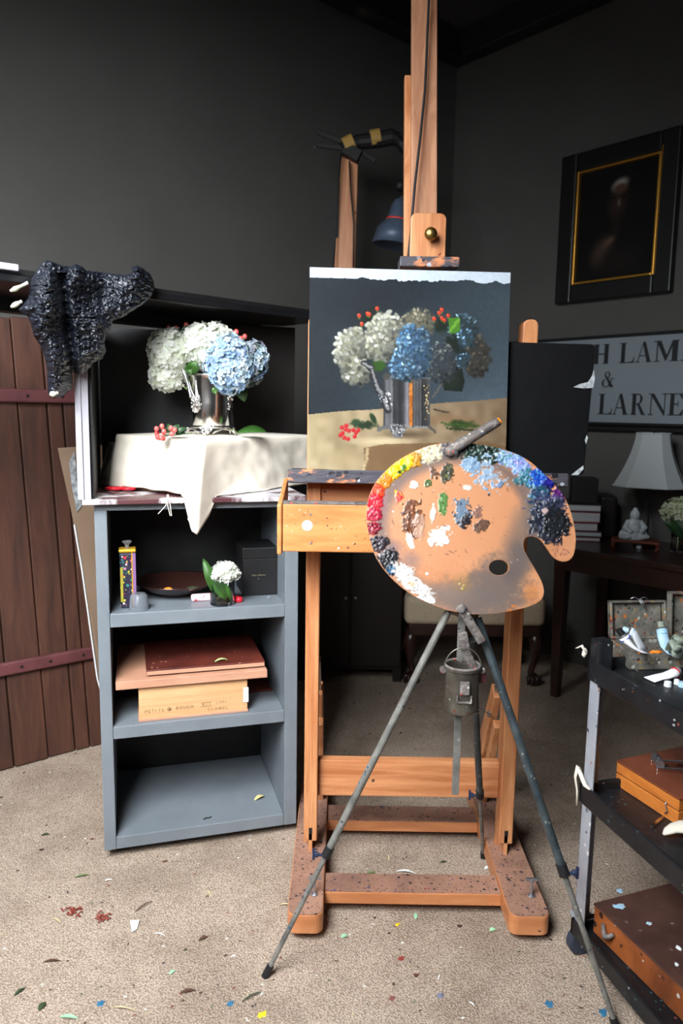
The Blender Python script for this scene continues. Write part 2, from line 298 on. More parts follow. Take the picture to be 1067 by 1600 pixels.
# carpet: loop pile as relief, trodden-in dirt as colour
def carpet():
    m = bpy.data.materials.new('beige_loop_carpet'); m.use_nodes = True; nt = m.node_tree; N = nt.nodes; L = nt.links; b = N['Principled BSDF']
    b.inputs['Roughness'].default_value = .95; b.inputs['Specular IOR Level'].default_value = .15
    tc = N.new('ShaderNodeTexCoord')
    v = N.new('ShaderNodeTexVoronoi'); v.inputs['Scale'].default_value = 230; L.new(tc.outputs['Object'], v.inputs['Vector'])
    n = N.new('ShaderNodeTexNoise'); n.inputs['Scale'].default_value = 260; n.inputs['Detail'].default_value = 3; L.new(tc.outputs['Object'], n.inputs['Vector'])
    n3 = N.new('ShaderNodeTexNoise'); n3.inputs['Scale'].default_value = 2.2; n3.inputs['Detail'].default_value = 7; n3.inputs['Roughness'].default_value = .7; L.new(tc.outputs['Object'], n3.inputs['Vector'])
    r = N.new('ShaderNodeValToRGB'); r.color_ramp.elements[0].color = rgb(148, 132, 118); r.color_ramp.elements[1].color = rgb(202, 184, 167)
    r.color_ramp.elements[0].position = .28; r.color_ramp.elements[1].position = .6; L.new(n.outputs['Fac'], r.inputs['Fac'])
    r3 = N.new('ShaderNodeValToRGB'); r3.color_ramp.elements[0].color = rgb(214, 210, 207); r3.color_ramp.elements[1].color = (1, 1, 1, 1)
    r3.color_ramp.elements[0].position = .36; r3.color_ramp.elements[1].position = .55; L.new(n3.outputs['Fac'], r3.inputs['Fac'])
    mx = N.new('ShaderNodeMix'); mx.data_type = 'RGBA'; mx.blend_type = 'MULTIPLY'; mx.inputs['Factor'].default_value = 1
    L.new(r.outputs['Color'], mx.inputs['A']); L.new(r3.outputs['Color'], mx.inputs['B'])
    rv = N.new('ShaderNodeValToRGB'); rv.color_ramp.elements[0].color = (1, 1, 1, 1); rv.color_ramp.elements[1].color = rgb(206, 200, 196)
    rv.color_ramp.elements[0].position = .25; rv.color_ramp.elements[1].position = .75; L.new(v.outputs['Distance'], rv.inputs['Fac'])
    mv = N.new('ShaderNodeMix'); mv.data_type = 'RGBA'; mv.blend_type = 'MULTIPLY'; mv.inputs['Factor'].default_value = 1
    L.new(mx.outputs['Result'], mv.inputs['A']); L.new(rv.outputs['Color'], mv.inputs['B'])
    out = mv.outputs['Result']
    for sc, size, prob, cols in ((16, .13, .16, [rgb(70, 52, 44), rgb(80, 90, 70), rgb(60, 60, 75), rgb(92, 60, 46)]), (30, .16, .16, [rgb(80, 66, 54), rgb(96, 106, 70), rgb(110, 50, 40), rgb(200, 196, 186)])):
        w = N.new('ShaderNodeTexVoronoi'); w.inputs['Scale'].default_value = sc; L.new(tc.outputs['Object'], w.inputs['Vector'])
        ns = N.new('ShaderNodeTexNoise'); ns.inputs['Scale'].default_value = sc*5; L.new(tc.outputs['Object'], ns.inputs['Vector'])
        ad = N.new('ShaderNodeMath'); ad.operation = 'MULTIPLY_ADD'; L.new(ns.outputs['Fac'], ad.inputs[0]); ad.inputs[1].default_value = .25; L.new(w.outputs['Distance'], ad.inputs[2])
        sb = N.new('ShaderNodeMath'); sb.operation = 'LESS_THAN'; L.new(ad.outputs[0], sb.inputs[0]); sb.inputs[1].default_value = size+.09
        sp_ = N.new('ShaderNodeSeparateColor'); L.new(w.outputs['Color'], sp_.inputs['Color'])
        g = N.new('ShaderNodeMath'); g.operation = 'LESS_THAN'; L.new(sp_.outputs['Red'], g.inputs[0]); g.inputs[1].default_value = prob
        mu = N.new('ShaderNodeMath'); mu.operation = 'MULTIPLY'; L.new(sb.outputs[0], mu.inputs[0]); L.new(g.outputs[0], mu.inputs[1])
        cr_ = N.new('ShaderNodeValToRGB'); cr_.color_ramp.interpolation = 'CONSTANT'
        for i, c in enumerate(cols):
            q = cr_.color_ramp.elements[i] if i < 2 else cr_.color_ramp.elements.new(i/len(cols))
            q.position = i/len(cols); q.color = c
        L.new(sp_.outputs['Blue'], cr_.inputs['Fac'])
        mc = N.new('ShaderNodeMix'); mc.data_type = 'RGBA'; L.new(mu.outputs[0], mc.inputs['Factor']); L.new(out, mc.inputs['A']); L.new(cr_.outputs['Color'], mc.inputs['B']); out = mc.outputs['Result']
    L.new(out, b.inputs['Base Color'])
    bp = N.new('ShaderNodeBump'); bp.inputs['Strength'].default_value = .7; bp.inputs['Distance'].default_value = .004; bp.invert = True
    L.new(v.outputs['Distance'], bp.inputs['Height']); L.new(bp.outputs['Normal'], b.inputs['Normal'])
    return m
M['carpet'] = carpet()

# ------------------------------------------------------------------ room
ANG = 0.7246; RD = Vector((-math.sin(ANG), math.cos(ANG), 0)); LD = Vector((math.cos(ANG), math.sin(ANG), 0))
WB = Vector((1.321, 3.651, 0))                      # a point at the foot of the right wall
CORN = PP(714, 108, WB, LD); CORN.z = 0             # where the two walls meet
Z3 = Vector((0, 0, 1)); CEIL = 3.36
struct('floor', MB().box(-4.2, 4.2, -2.6, 5.4, -.06, 0), M['carpet'])
struct('ceiling', MB().box(-4.2, 4.2, -2.6, 5.4, CEIL, CEIL+.08), M['ceil'])
LF = (CORN, -LD, RD, Z3)                            # left wall: x runs away from the corner, y outwards
RF = (CORN, -RD, LD, Z3)
struct('wall_left', MB().box(-.1, 5.3, 0, .1, 0, CEIL, LF), M['wall'])
struct('wall_right', MB().box(-.1, 5.6, 0, .1, 0, CEIL, RF), M['wall'])
struct('trim_1', MB().box(0, 5.0, -.10, 0, 3.215, CEIL, LF), M['crown'], bevel=.01)
struct('trim_2', MB().box(.1, 5.0, -.10, 0, 3.215, CEIL, RF), M['crown'], bevel=.01)
struct('baseboard_right', MB().box(0, 5.0, -.014, 0, 0, .11, RF), M['wall'], bevel=.004)
struct('baseboard_left', MB().box(0, 5.0, -.014, 0, 0, .11, LF), M['wall'], bevel=.004)
# window wall, behind and left of the camera
WO = CORN - LD*4.06; WF = (WO, -RD, -LD, Z3)         # x along the wall towards the near side, y outwards
ww = MB()
for a in ((-.1, 1.45, 0, CEIL), (2.95, 5.5, 0, CEIL), (1.45, 2.95, 0, 1.35), (1.45, 2.95, 2.95, CEIL)): ww.box(a[0], a[1], 0, .14, a[2], a[3], WF)
struct('wall_window', ww, mat('pale_near_wall', rgb(168, 168, 166), .8))
wf = MB()
for a in ((1.45, 1.51, 1.35, 2.95), (2.89, 2.95, 1.35, 2.95), (1.51, 2.89, 1.35, 1.41), (1.51, 2.89, 2.89, 2.95)): wf.box(a[0], a[1], .03, .09, a[2], a[3], WF)
win = struct('window_1', wf, M['whitepaint'])
for a in ((2.18, 2.22, 1.41, 2.89), (1.51, 2.89, 2.13, 2.17)): part('glazing_bar', MB().box(a[0], a[1], .04, .08, a[2], a[3], WF), M['whitepaint'], win)
pane = mat('window_pane', (1, 1, 1, 1), .0, trans=1)
for a in ((1.51, 2.18, 1.41, 2.13), (2.22, 2.89, 1.41, 2.13), (1.51, 2.18, 2.17, 2.89), (2.22, 2.89, 2.17, 2.89)): part('pane', MB().box(a[0], a[1], .055, .061, a[2], a[3], WF), pane, win)

# ------------------------------------------------------------------ studio easel
EZ = 'easel'
easel = thing('studio_easel', (.2, 1.9, 0), 'large orange pine studio easel holding the hydrangea canvas in the middle of the carpet', 'easel')
def runner(x0, x1, y0, y1):
    # rounded front corners, flat back
    r = .022; pts = [(x0, y1), (x0, y0+r)]
    for k in range(1, 5): a = math.pi+k*math.pi/2/5; pts.append((x0+r+r*math.cos(a), y0+r+r*math.sin(a)))
    pts.append((x0+r, y0)); pts.append((x1-r, y0))
    for k in range(1, 5): a = 1.5*math.pi+k*math.pi/2/5; pts.append((x1-r+r*math.cos(a), y0+r+r*math.sin(a)))
    pts += [(x1, y0+r), (x1, y1)]
    return pts
for x0, x1, y0 in ((-.118, -.03, 1.648), (.43, .53, 1.655)):
    pts = runner(x0, x1, y0, 2.34)
    b = part('runner', MB().prism([(x, y, .025) for x, y in pts], (0, 0, .05)), M['pineside'], easel, bevel=.002)
    t = [(x+(.002 if x < (x0+x1)/2 else -.002), y+.001) for x, y in pts]
    part('stained_top', MB().prism([(x, y, .0755) for x, y in t], (0, 0, .0015)), M['runner'], b, label='paint-stained brown top of the runner')
    cx = (x0+x1)/2+.02
    part('levelling_foot', MB().lathe((cx, y0+.05, 0), [(.009, 0), (.011, .004), (.010, .014), (.005, .016), (.005, .03)], 12), M['rubber'], b)
    part('bolt', MB().lathe((cx, y0+.075, .077), [(.009, 0), (.010, .004), (.0035, .006), (.0035, .042), (.006, .043), (.006, .047)], 10).box(cx-.016, cx+.016, y0+.072, y0+.078, .120, .128), M['steel'], b, bevel=.001)
part('front_bar', MB().box(-.03, .43, 1.755, 1.835, .03, .062), M['pineside'], easel, bevel=.002)
part('front_bar_top', MB().box(-.029, .429, 1.757, 1.833, .0625, .0638), M['runner'], easel, label='paint-stained top of the front bar')
part('rear_bar', MB().box(-.03, .43, 2.09, 2.18, .03, .062), M['pineside'], easel, bevel=.002)
part('rear_bar_top', MB().box(-.029, .429, 2.092, 2.178, .0625, .0638), M['runner'], easel, label='dusty brown top of the rear bar')
def post(x, w, top):
    pts = []; r = .016
    for k in range(9):
        a = k*math.pi/8; pts.append((x+(w/2-r)*(1 if math.cos(a) > 0 else -1)+r*math.cos(a), top-r+r*math.sin(a)))
    pts = [(x+w/2, .11)]+pts+[(x-w/2, .11)]
    return MB().prism([(a, 1.905, z) for a, z in pts], (0, .06, 0)), pts
for x, w in ((-.073, .037), (.471, .038)):
    mb, _ = post(x, w, 1.535); q = part('post', mb, M['pine'], easel, bevel=.003)
    part('tenon', MB().box(x-.005, x+.006, 1.905, 1.95, .0765, .14), M['pine'], q, bevel=.001)
    part('slot', MB().box(x-.004, x+.005, 1.9035, 1.906, .133, .15), M['matteblk'], q)
    part('post_foot', MB().box(x-w/2, x+w/2, 1.955, 1.965, .0765, .13), M['pine'], q)
part('crossbar', MB().box(-.0545, .452, 1.935, 1.965, .229, .335), M['pineh'], easel, bevel=.003)
part('upper_crossbar', MB().box(-.0545, .452, 1.915, 1.945, 1.005, 1.118), M['pineh'], easel, bevel=.002)
for x in (-.058, .460):
    st = part('rear_strut', MB().bar((x, 2.315, .077), (x, 2.05, .50), .024, .075, w2=.024, d2=.05), M['pine'], easel, bevel=.003)
    part('strut_leg', MB().bar((x+.004, 2.20, .08), (x+.004, 2.045, .40), .022, .03), M['pine'], st, bevel=.002)
    part('strut_bolt', MB().lathe((x-.02, 2.07, .42), [(.008, 0), (.008, .008)], 10, axis=(1, 0, 0)), M['steel'], st)
    part('link_bar', MB().bar((x, 1.955, .62), (x, 2.06, .49), .014, .02), M['steel'], st)
# ledge the canvas stands on
part('canvas_ledge', MB().box(-.135, .562, 1.83, 1.955, 1.118, 1.146), M['ledge'], easel, bevel=.003)
part('ledge_lip', MB().box(-.135, .562, 1.822, 1.832, 1.120, 1.153), M['ledge'], easel, bevel=.002)
# drawer tray across the front
dr = part('drawer_front', MB().box(-.137, .405, 1.700, 1.714, .969, 1.083), M['paintedpine'], easel, bevel=.003)
part('drawer_floor', MB().box(-.137, .405, 1.714, 1.90, .969, .977), M['pineh'], easel)
part('drawer_back', MB().box(-.137, .405, 1.888, 1.90, .977, 1.06), M['pineh'], easel)
part('drawer_end', MB().hexa([Vector(v) for v in ((-.150, 1.697, .962), (-.139, 1.697, .962), (-.139, 1.90, .962), (-.150, 1.90, .962), (-.150, 1.697, 1.080), (-.139, 1.697, 1.080), (-.139, 1.90, 1.125), (-.150, 1.90, 1.125))]), M['paintedpine'], easel, bevel=.003)
part('drawer_end', MB().box(.405, .417, 1.697, 1.90, .964, 1.09), M['paintedpine'], easel, bevel=.003)
part('drawer_rim', MB().box(-.137, .405, 1.6985, 1.7155, 1.083, 1.089), M['gunk'], easel, label='paint-crusted top rim of the drawer')
part('sticker', MB().lathe(P(480, 821, 1.6995), [(.0125, 0), (.0125, .0008)], 20, axis=(0, -1, 0)), M['whitebit'], dr, label='round white sticker')
for px, py in ((485, 804), (486, 849)): part('screw', MB().lathe(P(px, py, 1.6998), [(.003, 0), (.0025, .001)], 10, axis=(0, -1, 0)), M['steel'], dr)
# mast
def mast_pt(x, z, off=0): t = (z-.98)/(2.6-.98); return Vector((x, 1.952+off+.22*t, z))
part('mast', MB().bar(mast_pt(.222, .96, .02), mast_pt(.199, 2.62, .02), .072, .024, w2=.069), M['mast'], easel, bevel=.003)
part('rear_mast', MB().bar(mast_pt(.198, .96, .052), mast_pt(.184, 2.21, .052), .060, .028, w2=.060), M['pine'], easel, bevel=.003)
cl_n = Vector((0, .99, -.135)).normalized()
# upper canvas holder with brass knob
def rounded(px0, px1, py0, py1, Y, r, only_top=True):
    a, b = P(px0, py1, Y), P(px1, py0, Y); x0, x1, z0, z1 = a.x, b.x, a.z, b.z; pts = [Vector((x0, Y, z0)), Vector((x1, Y, z0))]
    for k in range(6): t = k*math.pi/10; pts.append(Vector((x1-r+r*math.cos(t), Y, z1-r+r*math.sin(t))))
    for k in range(6): t = math.pi/2+k*math.pi/10; pts.append(Vector((x0+r+r*math.cos(t), Y, z1-r+r*math.sin(t))))
    return pts
hold = part('canvas_holder', MB().prism(rounded(640, 698, 333, 404, 1.985, .016), (0, .018, 0)), M['pine'], easel, bevel=.003)
part('brass_knob', MB().lathe(P(671, 369, 1.985), [(.006, 0), (.006, .012), (.013, .016), (.0165, .024), (.0165, .030), (.012, .037), (.004, .040)], 20, axis=(0, -1, 0)), M['brass'], hold, smooth=True)
a_, b_ = P(624, 418, 1.94), P(717, 403, 1.94)
part('holder_ledge', MB().box(a_.x, b_.x, 1.925, 2.01, a_.z, b_.z), M['ledge'], easel, bevel=.003)
# cable down the mast
cab_pts = [P(x, y, Y) for x, y, Y in ((672, -40, 2.13), (670, 0, 2.125), (667, 70, 2.115), (664, 140, 2.10), (657, 210, 2.075), (648, 290, 2.05), (643, 350, 2.02), (638, 400, 2.02), (637, 425, 2.02), (636, 480, 2.02))]
tag_c = solo('power_cable', MB().tube(cab_pts, .0034, 8), M['rubber'], cab_pts[-1], 'thin black cable running down the front of the easel mast', 'cable', smooth=True)

# ------------------------------------------------------------------ painter: colours laid on a fine grid of vertices
class Painter:
    def __init__(s, x0, x1, y0, y1, w, h, base):
        s.x0, s.x1, s.y0, s.y1, s.w, s.h = x0, x1, y0, y1, w, h
        s.X, s.Y = np.meshgrid(np.linspace(x0, x1, w), np.linspace(y0, y1, h))
        s.I = np.zeros((h, w, 3)); s.I[:] = base; s.H = np.zeros((h, w))
        s.n1 = s.noise(6); s.n2 = s.noise(26); s.n3 = s.noise(80)
    def noise(s, k):
        g = RNG.random((k+3, k+3)); u = (s.X-s.x0)/(s.x1-s.x0)*k; v = (s.Y-s.y0)/(s.y1-s.y0)*k
        i = u.astype(int); j = v.astype(int); fu = u-i; fv = v-j; fu = fu*fu*(3-2*fu); fv = fv*fv*(3-2*fv)
        return (g[j, i]*(1-fu)+g[j, i+1]*fu)*(1-fv)+(g[j+1, i]*(1-fu)+g[j+1, i+1]*fu)*fv
    def blob(s, cx, cy, rx, ry, col, rot=0, soft=.25, a=1, rag=0, h=0):
        R = max(rx, ry)*1.5+2; fx = (s.w-1)/(s.x1-s.x0); fy = (s.h-1)/(s.y1-s.y0)
        i0, i1 = max(0, int((cx-R-s.x0)*fx)), min(s.w, int((cx+R-s.x0)*fx)+2); j0, j1 = max(0, int((cy-R-s.y0)*fy)), min(s.h, int((cy+R-s.y0)*fy)+2)
        if i0 >= i1 or j0 >= j1: return
        X = s.X[j0:j1, i0:i1]-cx; Y = s.Y[j0:j1, i0:i1]-cy; c, q = math.cos(rot), math.sin(rot)
        d = np.sqrt(((X*c+Y*q)/rx)**2+((-X*q+Y*c)/ry)**2)
        if rag: d = d+rag*((s.n3[j0:j1, i0:i1]-.5)+(s.n2[j0:j1, i0:i1]-.5))
        m = np.clip((1-d)/max(soft, 1e-3), 0, 1)*a
        s.I[j0:j1, i0:i1] = s.I[j0:j1, i0:i1]*(1-m[..., None])+np.array(col, float)*m[..., None]
        if h: s.H[j0:j1, i0:i1] += m*h*(.5+s.n3[j0:j1, i0:i1])
    def poly(s, pts, col, a=1, soft=0):
        ins = np.zeros(s.X.shape, bool); n = len(pts)
        for i in range(n):
            x1, y1 = pts[i]; x2, y2 = pts[(i+1) % n]
            if y1 == y2: continue
            c = ((s.Y > min(y1, y2)) & (s.Y <= max(y1, y2)) & (s.X < (s.Y-y1)*(x2-x1)/(y2-y1)+x1)); ins ^= c
        s.I[ins] = s.I[ins]*(1-a)+np.array(col, float)*a; return ins
    def line(s, x0, y0, x1, y1, w, col, n=14, a=1, jit=.3):
        for k in range(n):
            t = k/(n-1); s.blob(x0+(x1-x0)*t+RNG.normal()*w*jit, y0+(y1-y0)*t+RNG.normal()*w*jit, w*1.2, w, col, a=a, soft=.5)
def grid_obj(name, pt, fn, matl, parent, keep=None, normal=None, label=None):
    org = root_org(parent); h, w = pt.h, pt.w
    V = np.array([[tuple(fn(x, y)-org) for x in np.linspace(pt.x0, pt.x1, 2)] for y in np.linspace(pt.y0, pt.y1, 2)])
    # bilinear on the plane (the plane map is projective but nearly affine over these spans), so sample exactly on a coarse lattice
    K = 24; gx = np.linspace(pt.x0, pt.x1, K+1); gy = np.linspace(pt.y0, pt.y1, K+1)
    Cg = np.array([[tuple(fn(x, y)-org) for x in gx] for y in gy])
    u = (pt.X-pt.x0)/(pt.x1-pt.x0)*K; v = (pt.Y-pt.y0)/(pt.y1-pt.y0)*K; i = np.minimum(u.astype(int), K-1); j = np.minimum(v.astype(int), K-1); fu = (u-i)[..., None]; fv = (v-j)[..., None]
    Pn = (Cg[j, i]*(1-fu)+Cg[j, i+1]*fu)*(1-fv)+(Cg[j+1, i]*(1-fu)+Cg[j+1, i+1]*fu)*fv
    if normal is not None: Pn = Pn+np.array(normal)*pt.H[..., None]
    idx = np.arange(h*w).reshape(h, w); fc = np.stack([idx[:-1, :-1], idx[1:, :-1], idx[1:, 1:], idx[:-1, 1:]], -1).reshape(-1, 4)
    if keep is not None:
        k4 = keep[:-1, :-1] & keep[1:, :-1] & keep[1:, 1:] & keep[:-1, 1:]; fc = fc[k4.ravel()]
    used = np.unique(fc); rem = -np.ones(h*w, int); rem[used] = np.arange(len(used)); fc = rem[fc]
    m = bpy.data.meshes.new(name); m.vertices.add(len(used)); m.vertices.foreach_set('co', Pn.reshape(-1, 3)[used].astype(np.float32).ravel())
    m.loops.add(fc.size); m.loops.foreach_set('vertex_index', fc.ravel().astype(np.int32)); m.polygons.add(len(fc)); m.polygons.foreach_set('loop_start', np.arange(0, fc.size, 4, dtype=np.int32)); m.polygons.foreach_set('loop_total', np.full(len(fc), 4, np.int32))
    m.update(calc_edges=True); m.validate()
    a = m.color_attributes.new('Col', 'FLOAT_COLOR', 'POINT'); c = np.ones((len(used), 4), np.float32); c[:, :3] = s2l(np.clip(pt.I, 0, 255)).reshape(-1, 3)[used]; a.data.foreach_set('color', c.ravel())
    m.polygons.foreach_set('use_smooth', [True]*len(m.polygons)); m.materials.append(matl)
    o = bpy.data.objects.new(name, m); COL.objects.link(o); o.parent = parent; ORG[o.name] = org
    if label: o['label'] = label
    return o

# ------------------------------------------------------------------ the canvas
cb, ct = 1.862, 1.872
def canvas_pt(px, py, off=0):   # the leaning front of the canvas
    p0 = P(640, 738, cb); p1 = P(640, 422, ct); n = Vector((1, 0, 0)).cross(p1-p0).normalized()
    n = n if n.y > 0 else -n
    return PP(px, py, p0, n)+n*off
canv = thing('painting', canvas_pt(640, 738), 'square oil painting of hydrangeas in a silver cup standing on the easel', 'painting')
TL, TR, BL, BR = (484, 417.5), (797.5, 426), (480.5, 732), (789, 746)
fp = [canvas_pt(*q, off=.001) for q in (BL, BR, TR, TL)]
nn = (fp[1]-fp[0]).cross(fp[3]-fp[0]).normalized(); nn = nn if nn.y > 0 else -nn
part('stretched_canvas', MB().prism(fp, nn*.012), M['canvasedge'], canv, bevel=.0015)
def cmap(u, v):
    x = (TL[0]*(1-u)+TR[0]*u)*(1-v)+(BL[0]*(1-u)+BR[0]*u)*v; y = (TL[1]*(1-u)+TR[1]*u)*(1-v)+(BL[1]*(1-u)+BR[1]*u)*v
    return x, y
pt = Painter(478, 800, 414, 750, 540, 560, (44, 53, 60))
u = (pt.X-478)/322; v = (pt.Y-414)/336
mixm = np.clip((u*.75+v*.55-.35)*1.5, 0, 1)[..., None]
pt.I = pt.I*(1-mixm)+np.array((92, 106, 116))*mixm; pt.I += ((pt.n1-.5)*12+(pt.n3-.5)*6)[..., None]
tab = pt.Y > 648-(pt.X-480)*.085+(pt.n1-.5)*2
tcol = np.array((186, 172, 142))*(1-u[..., None]*.75)+np.array((120, 98, 78))*u[..., None]*.75
tcol = tcol+((pt.n2-.5)*26+(pt.n1-.5)*20)[..., None]
pt.I[tab] = tcol[tab]
pt.blob(600, 690, 60, 10, (222, 208, 176), soft=.8, a=.8); pt.blob(700, 655, 60, 10, (150, 118, 88), soft=.9, a=.6)
pt.poly([(568, 700), (600, 694), (760, 690), (800, 700), (800, 750), (572, 750), (570, 728)], (132, 104, 74), a=.8)
pt.line(575, 702, 566, 745, 3, (206, 190, 158), a=.7); pt.blob(545, 720, 34, 26, (190, 172, 138), soft=.9, a=.7); pt.blob(508, 735, 30, 18, (196, 180, 150), soft=.9, a=.5)
def petals(cx, cy, rx, ry, n, pal, sz, base, lx=-.5, ly=-.6, bright=1.0):
    pt.blob(cx, cy, rx, ry, base, soft=.3, rag=.25)
    for k in range(n):
        a = RNG.random()*2*math.pi; r = math.sqrt(RNG.random())*.98; x, y = math.cos(a)*r, math.sin(a)*r
        L_ = .62+.38*max(-1, min(1, (x*lx+y*ly)*1.1+.25))+RNG.normal()*.10
        c = np.array(pal[RNG.integers(len(pal))], float)*L_*bright; px, py = cx+x*rx, cy+y*ry
        pt.blob(px+1, py+1.2, sz*1.15, sz*.9, np.array(base)*.8, rot=RNG.random()*3, soft=.6, a=.6)
        pt.blob(px, py, sz*(.7+.5*RNG.random()), sz*(.45+.35*RNG.random()), np.clip(c, 0, 255), rot=RNG.random()*3, soft=.45)
Wp = [(226, 226, 212), (214, 216, 204), (200, 200, 180), (236, 236, 228)]; Bp = [(132, 172, 204), (160, 196, 222), (98, 140, 180), (180, 208, 224), (112, 150, 176)]
petals(745, 556, 22, 34, 70, [(120, 112, 96), (100, 96, 86), (136, 126, 104)], 4, (70, 68, 64))
petals(722, 512, 24, 22, 60, [(120, 150, 170), (160, 190, 205), (96, 120, 138)], 4, (60, 74, 78))
pt.blob(708, 546, 22, 26, (34, 48, 40), soft=.4, rag=.4); petals(728, 530, 16, 16, 34, Bp, 3.2, (62, 84, 92)); petals(722, 562, 14, 12, 18, Bp, 3, (60, 80, 90))
pt.poly([(688, 580), (722, 576), (726, 596), (722, 612), (694, 610)], (34, 44, 34)); pt.blob(706, 594, 15, 16, (36, 50, 38), soft=.3)
pt.blob(576, 500, 12, 18, (34, 48, 36), rot=.5, soft=.5, rag=.4); pt.blob(690, 508, 14, 16, (34, 50, 36), soft=.5, rag=.4)
petals(652, 506, 28, 26, 70, [(176, 170, 150), (200, 196, 178), (150, 148, 130)], 4, (128, 124, 108))
petals(551, 540, 26, 30, 90, Wp, 5.4, (150, 150, 132)); petals(556, 580, 24, 22, 60, Wp, 5, (140, 140, 122)); petals(538, 550, 18, 30, 50, Wp, 5.4, (160, 160, 142))
petals(604, 522, 34, 36, 140, Wp, 5.8, (152, 152, 136)); petals(592, 545, 24, 22, 60, Wp, 5.4, (148, 148, 132))
pt.blob(590, 572, 13, 10, (62, 98, 36), soft=.4, rag=.3)
petals(690, 566, 26, 34, 90, [(116, 122, 126), (92, 104, 112), (140, 144, 140)], 4.2, (70, 78, 84))
petals(645, 550, 30, 46, 190, Bp, 4.2, (74, 104, 132)); petals(627, 574, 22, 26, 80, Bp+[(206, 222, 232)], 3.8, (78, 104, 124))
pt.poly([(700, 497), (718, 496), (719, 518), (703, 522)], (92, 142, 50)); pt.line(704, 516, 716, 500, 2.4, (132, 178, 76), a=.7)
for x, y in ((561, 493), (574, 490), (577, 491), (589, 482), (565, 506), (686, 489), (690, 484), (694, 500), (700, 493), (678, 498), (690, 497)):
    pt.blob(x, y, 3.8, 4.2, (206, 74, 52), soft=.4); pt.blob(x-1, y-1.4, 1.4, 1.6, (240, 150, 110), soft=.6); pt.blob(x, y+4.4, 2.2, 1.8, (120, 130, 60), soft=.6)
# the painted cup
body = (pt.X > 599) & (pt.X < 672) & (pt.Y > 590) & (pt.Y < 668)
f = (pt.X-599)/73; st = np.interp(f, [0, .06, .14, .18, .42, .47, .50, .55, .57, .63, .65, .7, .76, .8, .9, 1], [60, 128, 112, 66, 78, 90, 150, 140, 62, 66, 96, 120, 88, 58, 70, 96])
cc = np.stack([st, st*1.0, st*1.03], -1)+((pt.n2-.5)*14)[..., None]
og = (f > .545) & (f < .625); cc[og] = np.array((196, 130, 62))+((pt.n3-.5)*50)[og][..., None]
und = body & (((pt.X-640)/40)**2+((pt.Y-560)/40)**2 > .6)
pt.I[und] = cc[und]
for x_, w_, c_ in ((612, 2.2, (190, 192, 196)), (633, 1.2, (214, 216, 220)), (638, 1.0, (60, 62, 66)), (646, .8, (230, 190, 130)), (650, 1.4, (30, 30, 32)), (657, 1.6, (176, 176, 172)), (664, 1.0, (60, 58, 54)), (625, 3.2, (46, 48, 54))): pt.line(x_, 594, x_, 664, w_, c_, n=40, a=.30, jit=.05)
pt.line(600, 591, 672, 591, 1.2, (190, 190, 190), n=40, a=.4, jit=.05)
petals(636, 582, 26, 14, 60, Bp, 3.8, (74, 100, 122)); pt.blob(604, 588, 8, 7, (90, 88, 84), soft=.5)
for w_, col in ((4.4, (60, 60, 62)), (2.2, (150, 150, 152))):
    pt.line(568, 567, 580, 575, w_, col); pt.line(580, 575, 588, 602, w_, col); pt.line(588, 602, 600, 622, w_*1.3, col); pt.line(600, 622, 606, 640, w_*1.2, col)
for k in range(40): pt.blob(601+RNG.normal()*5, 622+RNG.normal()*6, 2.2, 1.4, [(222, 222, 224), (60, 60, 64), (140, 140, 144)][RNG.integers(3)], rot=RNG.random()*3, soft=.5)
for k in range(34): pt.blob(667+RNG.normal()*2, 628+RNG.normal()*14, 1.6, 1.8, [(206, 190, 150), (90, 80, 60), (150, 130, 90)][RNG.integers(3)], soft=.5)
pt.line(676, 620, 690, 600, 2, (120, 110, 100), a=.7); pt.line(678, 640, 700, 644, 1.6, (80, 66, 54), a=.8)
pt.blob(638, 679, 44, 8, (108, 92, 74), soft=.8, a=.8)
pt.line(592, 671, 612, 664, 3.2, (120, 120, 122)); pt.line(612, 664, 670, 668, 2.6, (150, 150, 152)); pt.line(670, 666, 680, 676, 2.2, (110, 104, 98))
pt.poly([(606, 668), (636, 668), (626, 684), (616, 684)], (128, 128, 130))
for k in range(40): pt.blob(621+RNG.normal()*6, 675+RNG.normal()*4, 2.6, 1.1, [(214, 214, 214), (66, 66, 70), (150, 150, 150)][RNG.integers(3)], rot=RNG.random()*3, soft=.5)
pt.blob(718, 664, 32, 9, (58, 78, 36), soft=.7, rag=.5); pt.line(692, 662, 745, 666, 2.5, (74, 104, 44), a=.8); pt.line(700, 670, 740, 672, 2, (38, 54, 28), a=.8)
pt.blob(570, 664, 24, 8, (48, 66, 44), soft=.5, rag=.5); pt.blob(583, 654, 5, 11, (52, 76, 48), rot=-.5, soft=.4); pt.blob(556, 660, 9, 7, (60, 84, 54), soft=.5)
for x, y in ((534, 668), (540, 671), (535, 677), (541, 665), (545, 673), (552, 672), (556, 676), (554, 682), (538, 684), (532, 680), (544, 686), (560, 672)):
    pt.blob(x, y, 4, 4, (188, 38, 48), soft=.4); pt.blob(x-1, y-1, 1.3, 1.3, (230, 120, 120), soft=.6)
pt.I = 255*(np.clip(pt.I, 0, 255)/255)**1.30*.88
# the bare strip along the top edge
strip = pt.Y < 433.5+(pt.X-484)*.027+(pt.n2-.5)*5*(pt.X > 560)+(pt.n3-.5)*3*(pt.X > 560)
pt.I[strip] = np.array((176, 186, 198))+((pt.n3-.5)*10)[strip][..., None]
cvx = np.linspace(0, 1, pt.w); cvy = np.linspace(0, 1, pt.h)
edge = Painter(0, 1, 0, 1, pt.w, pt.h, (0, 0, 0))
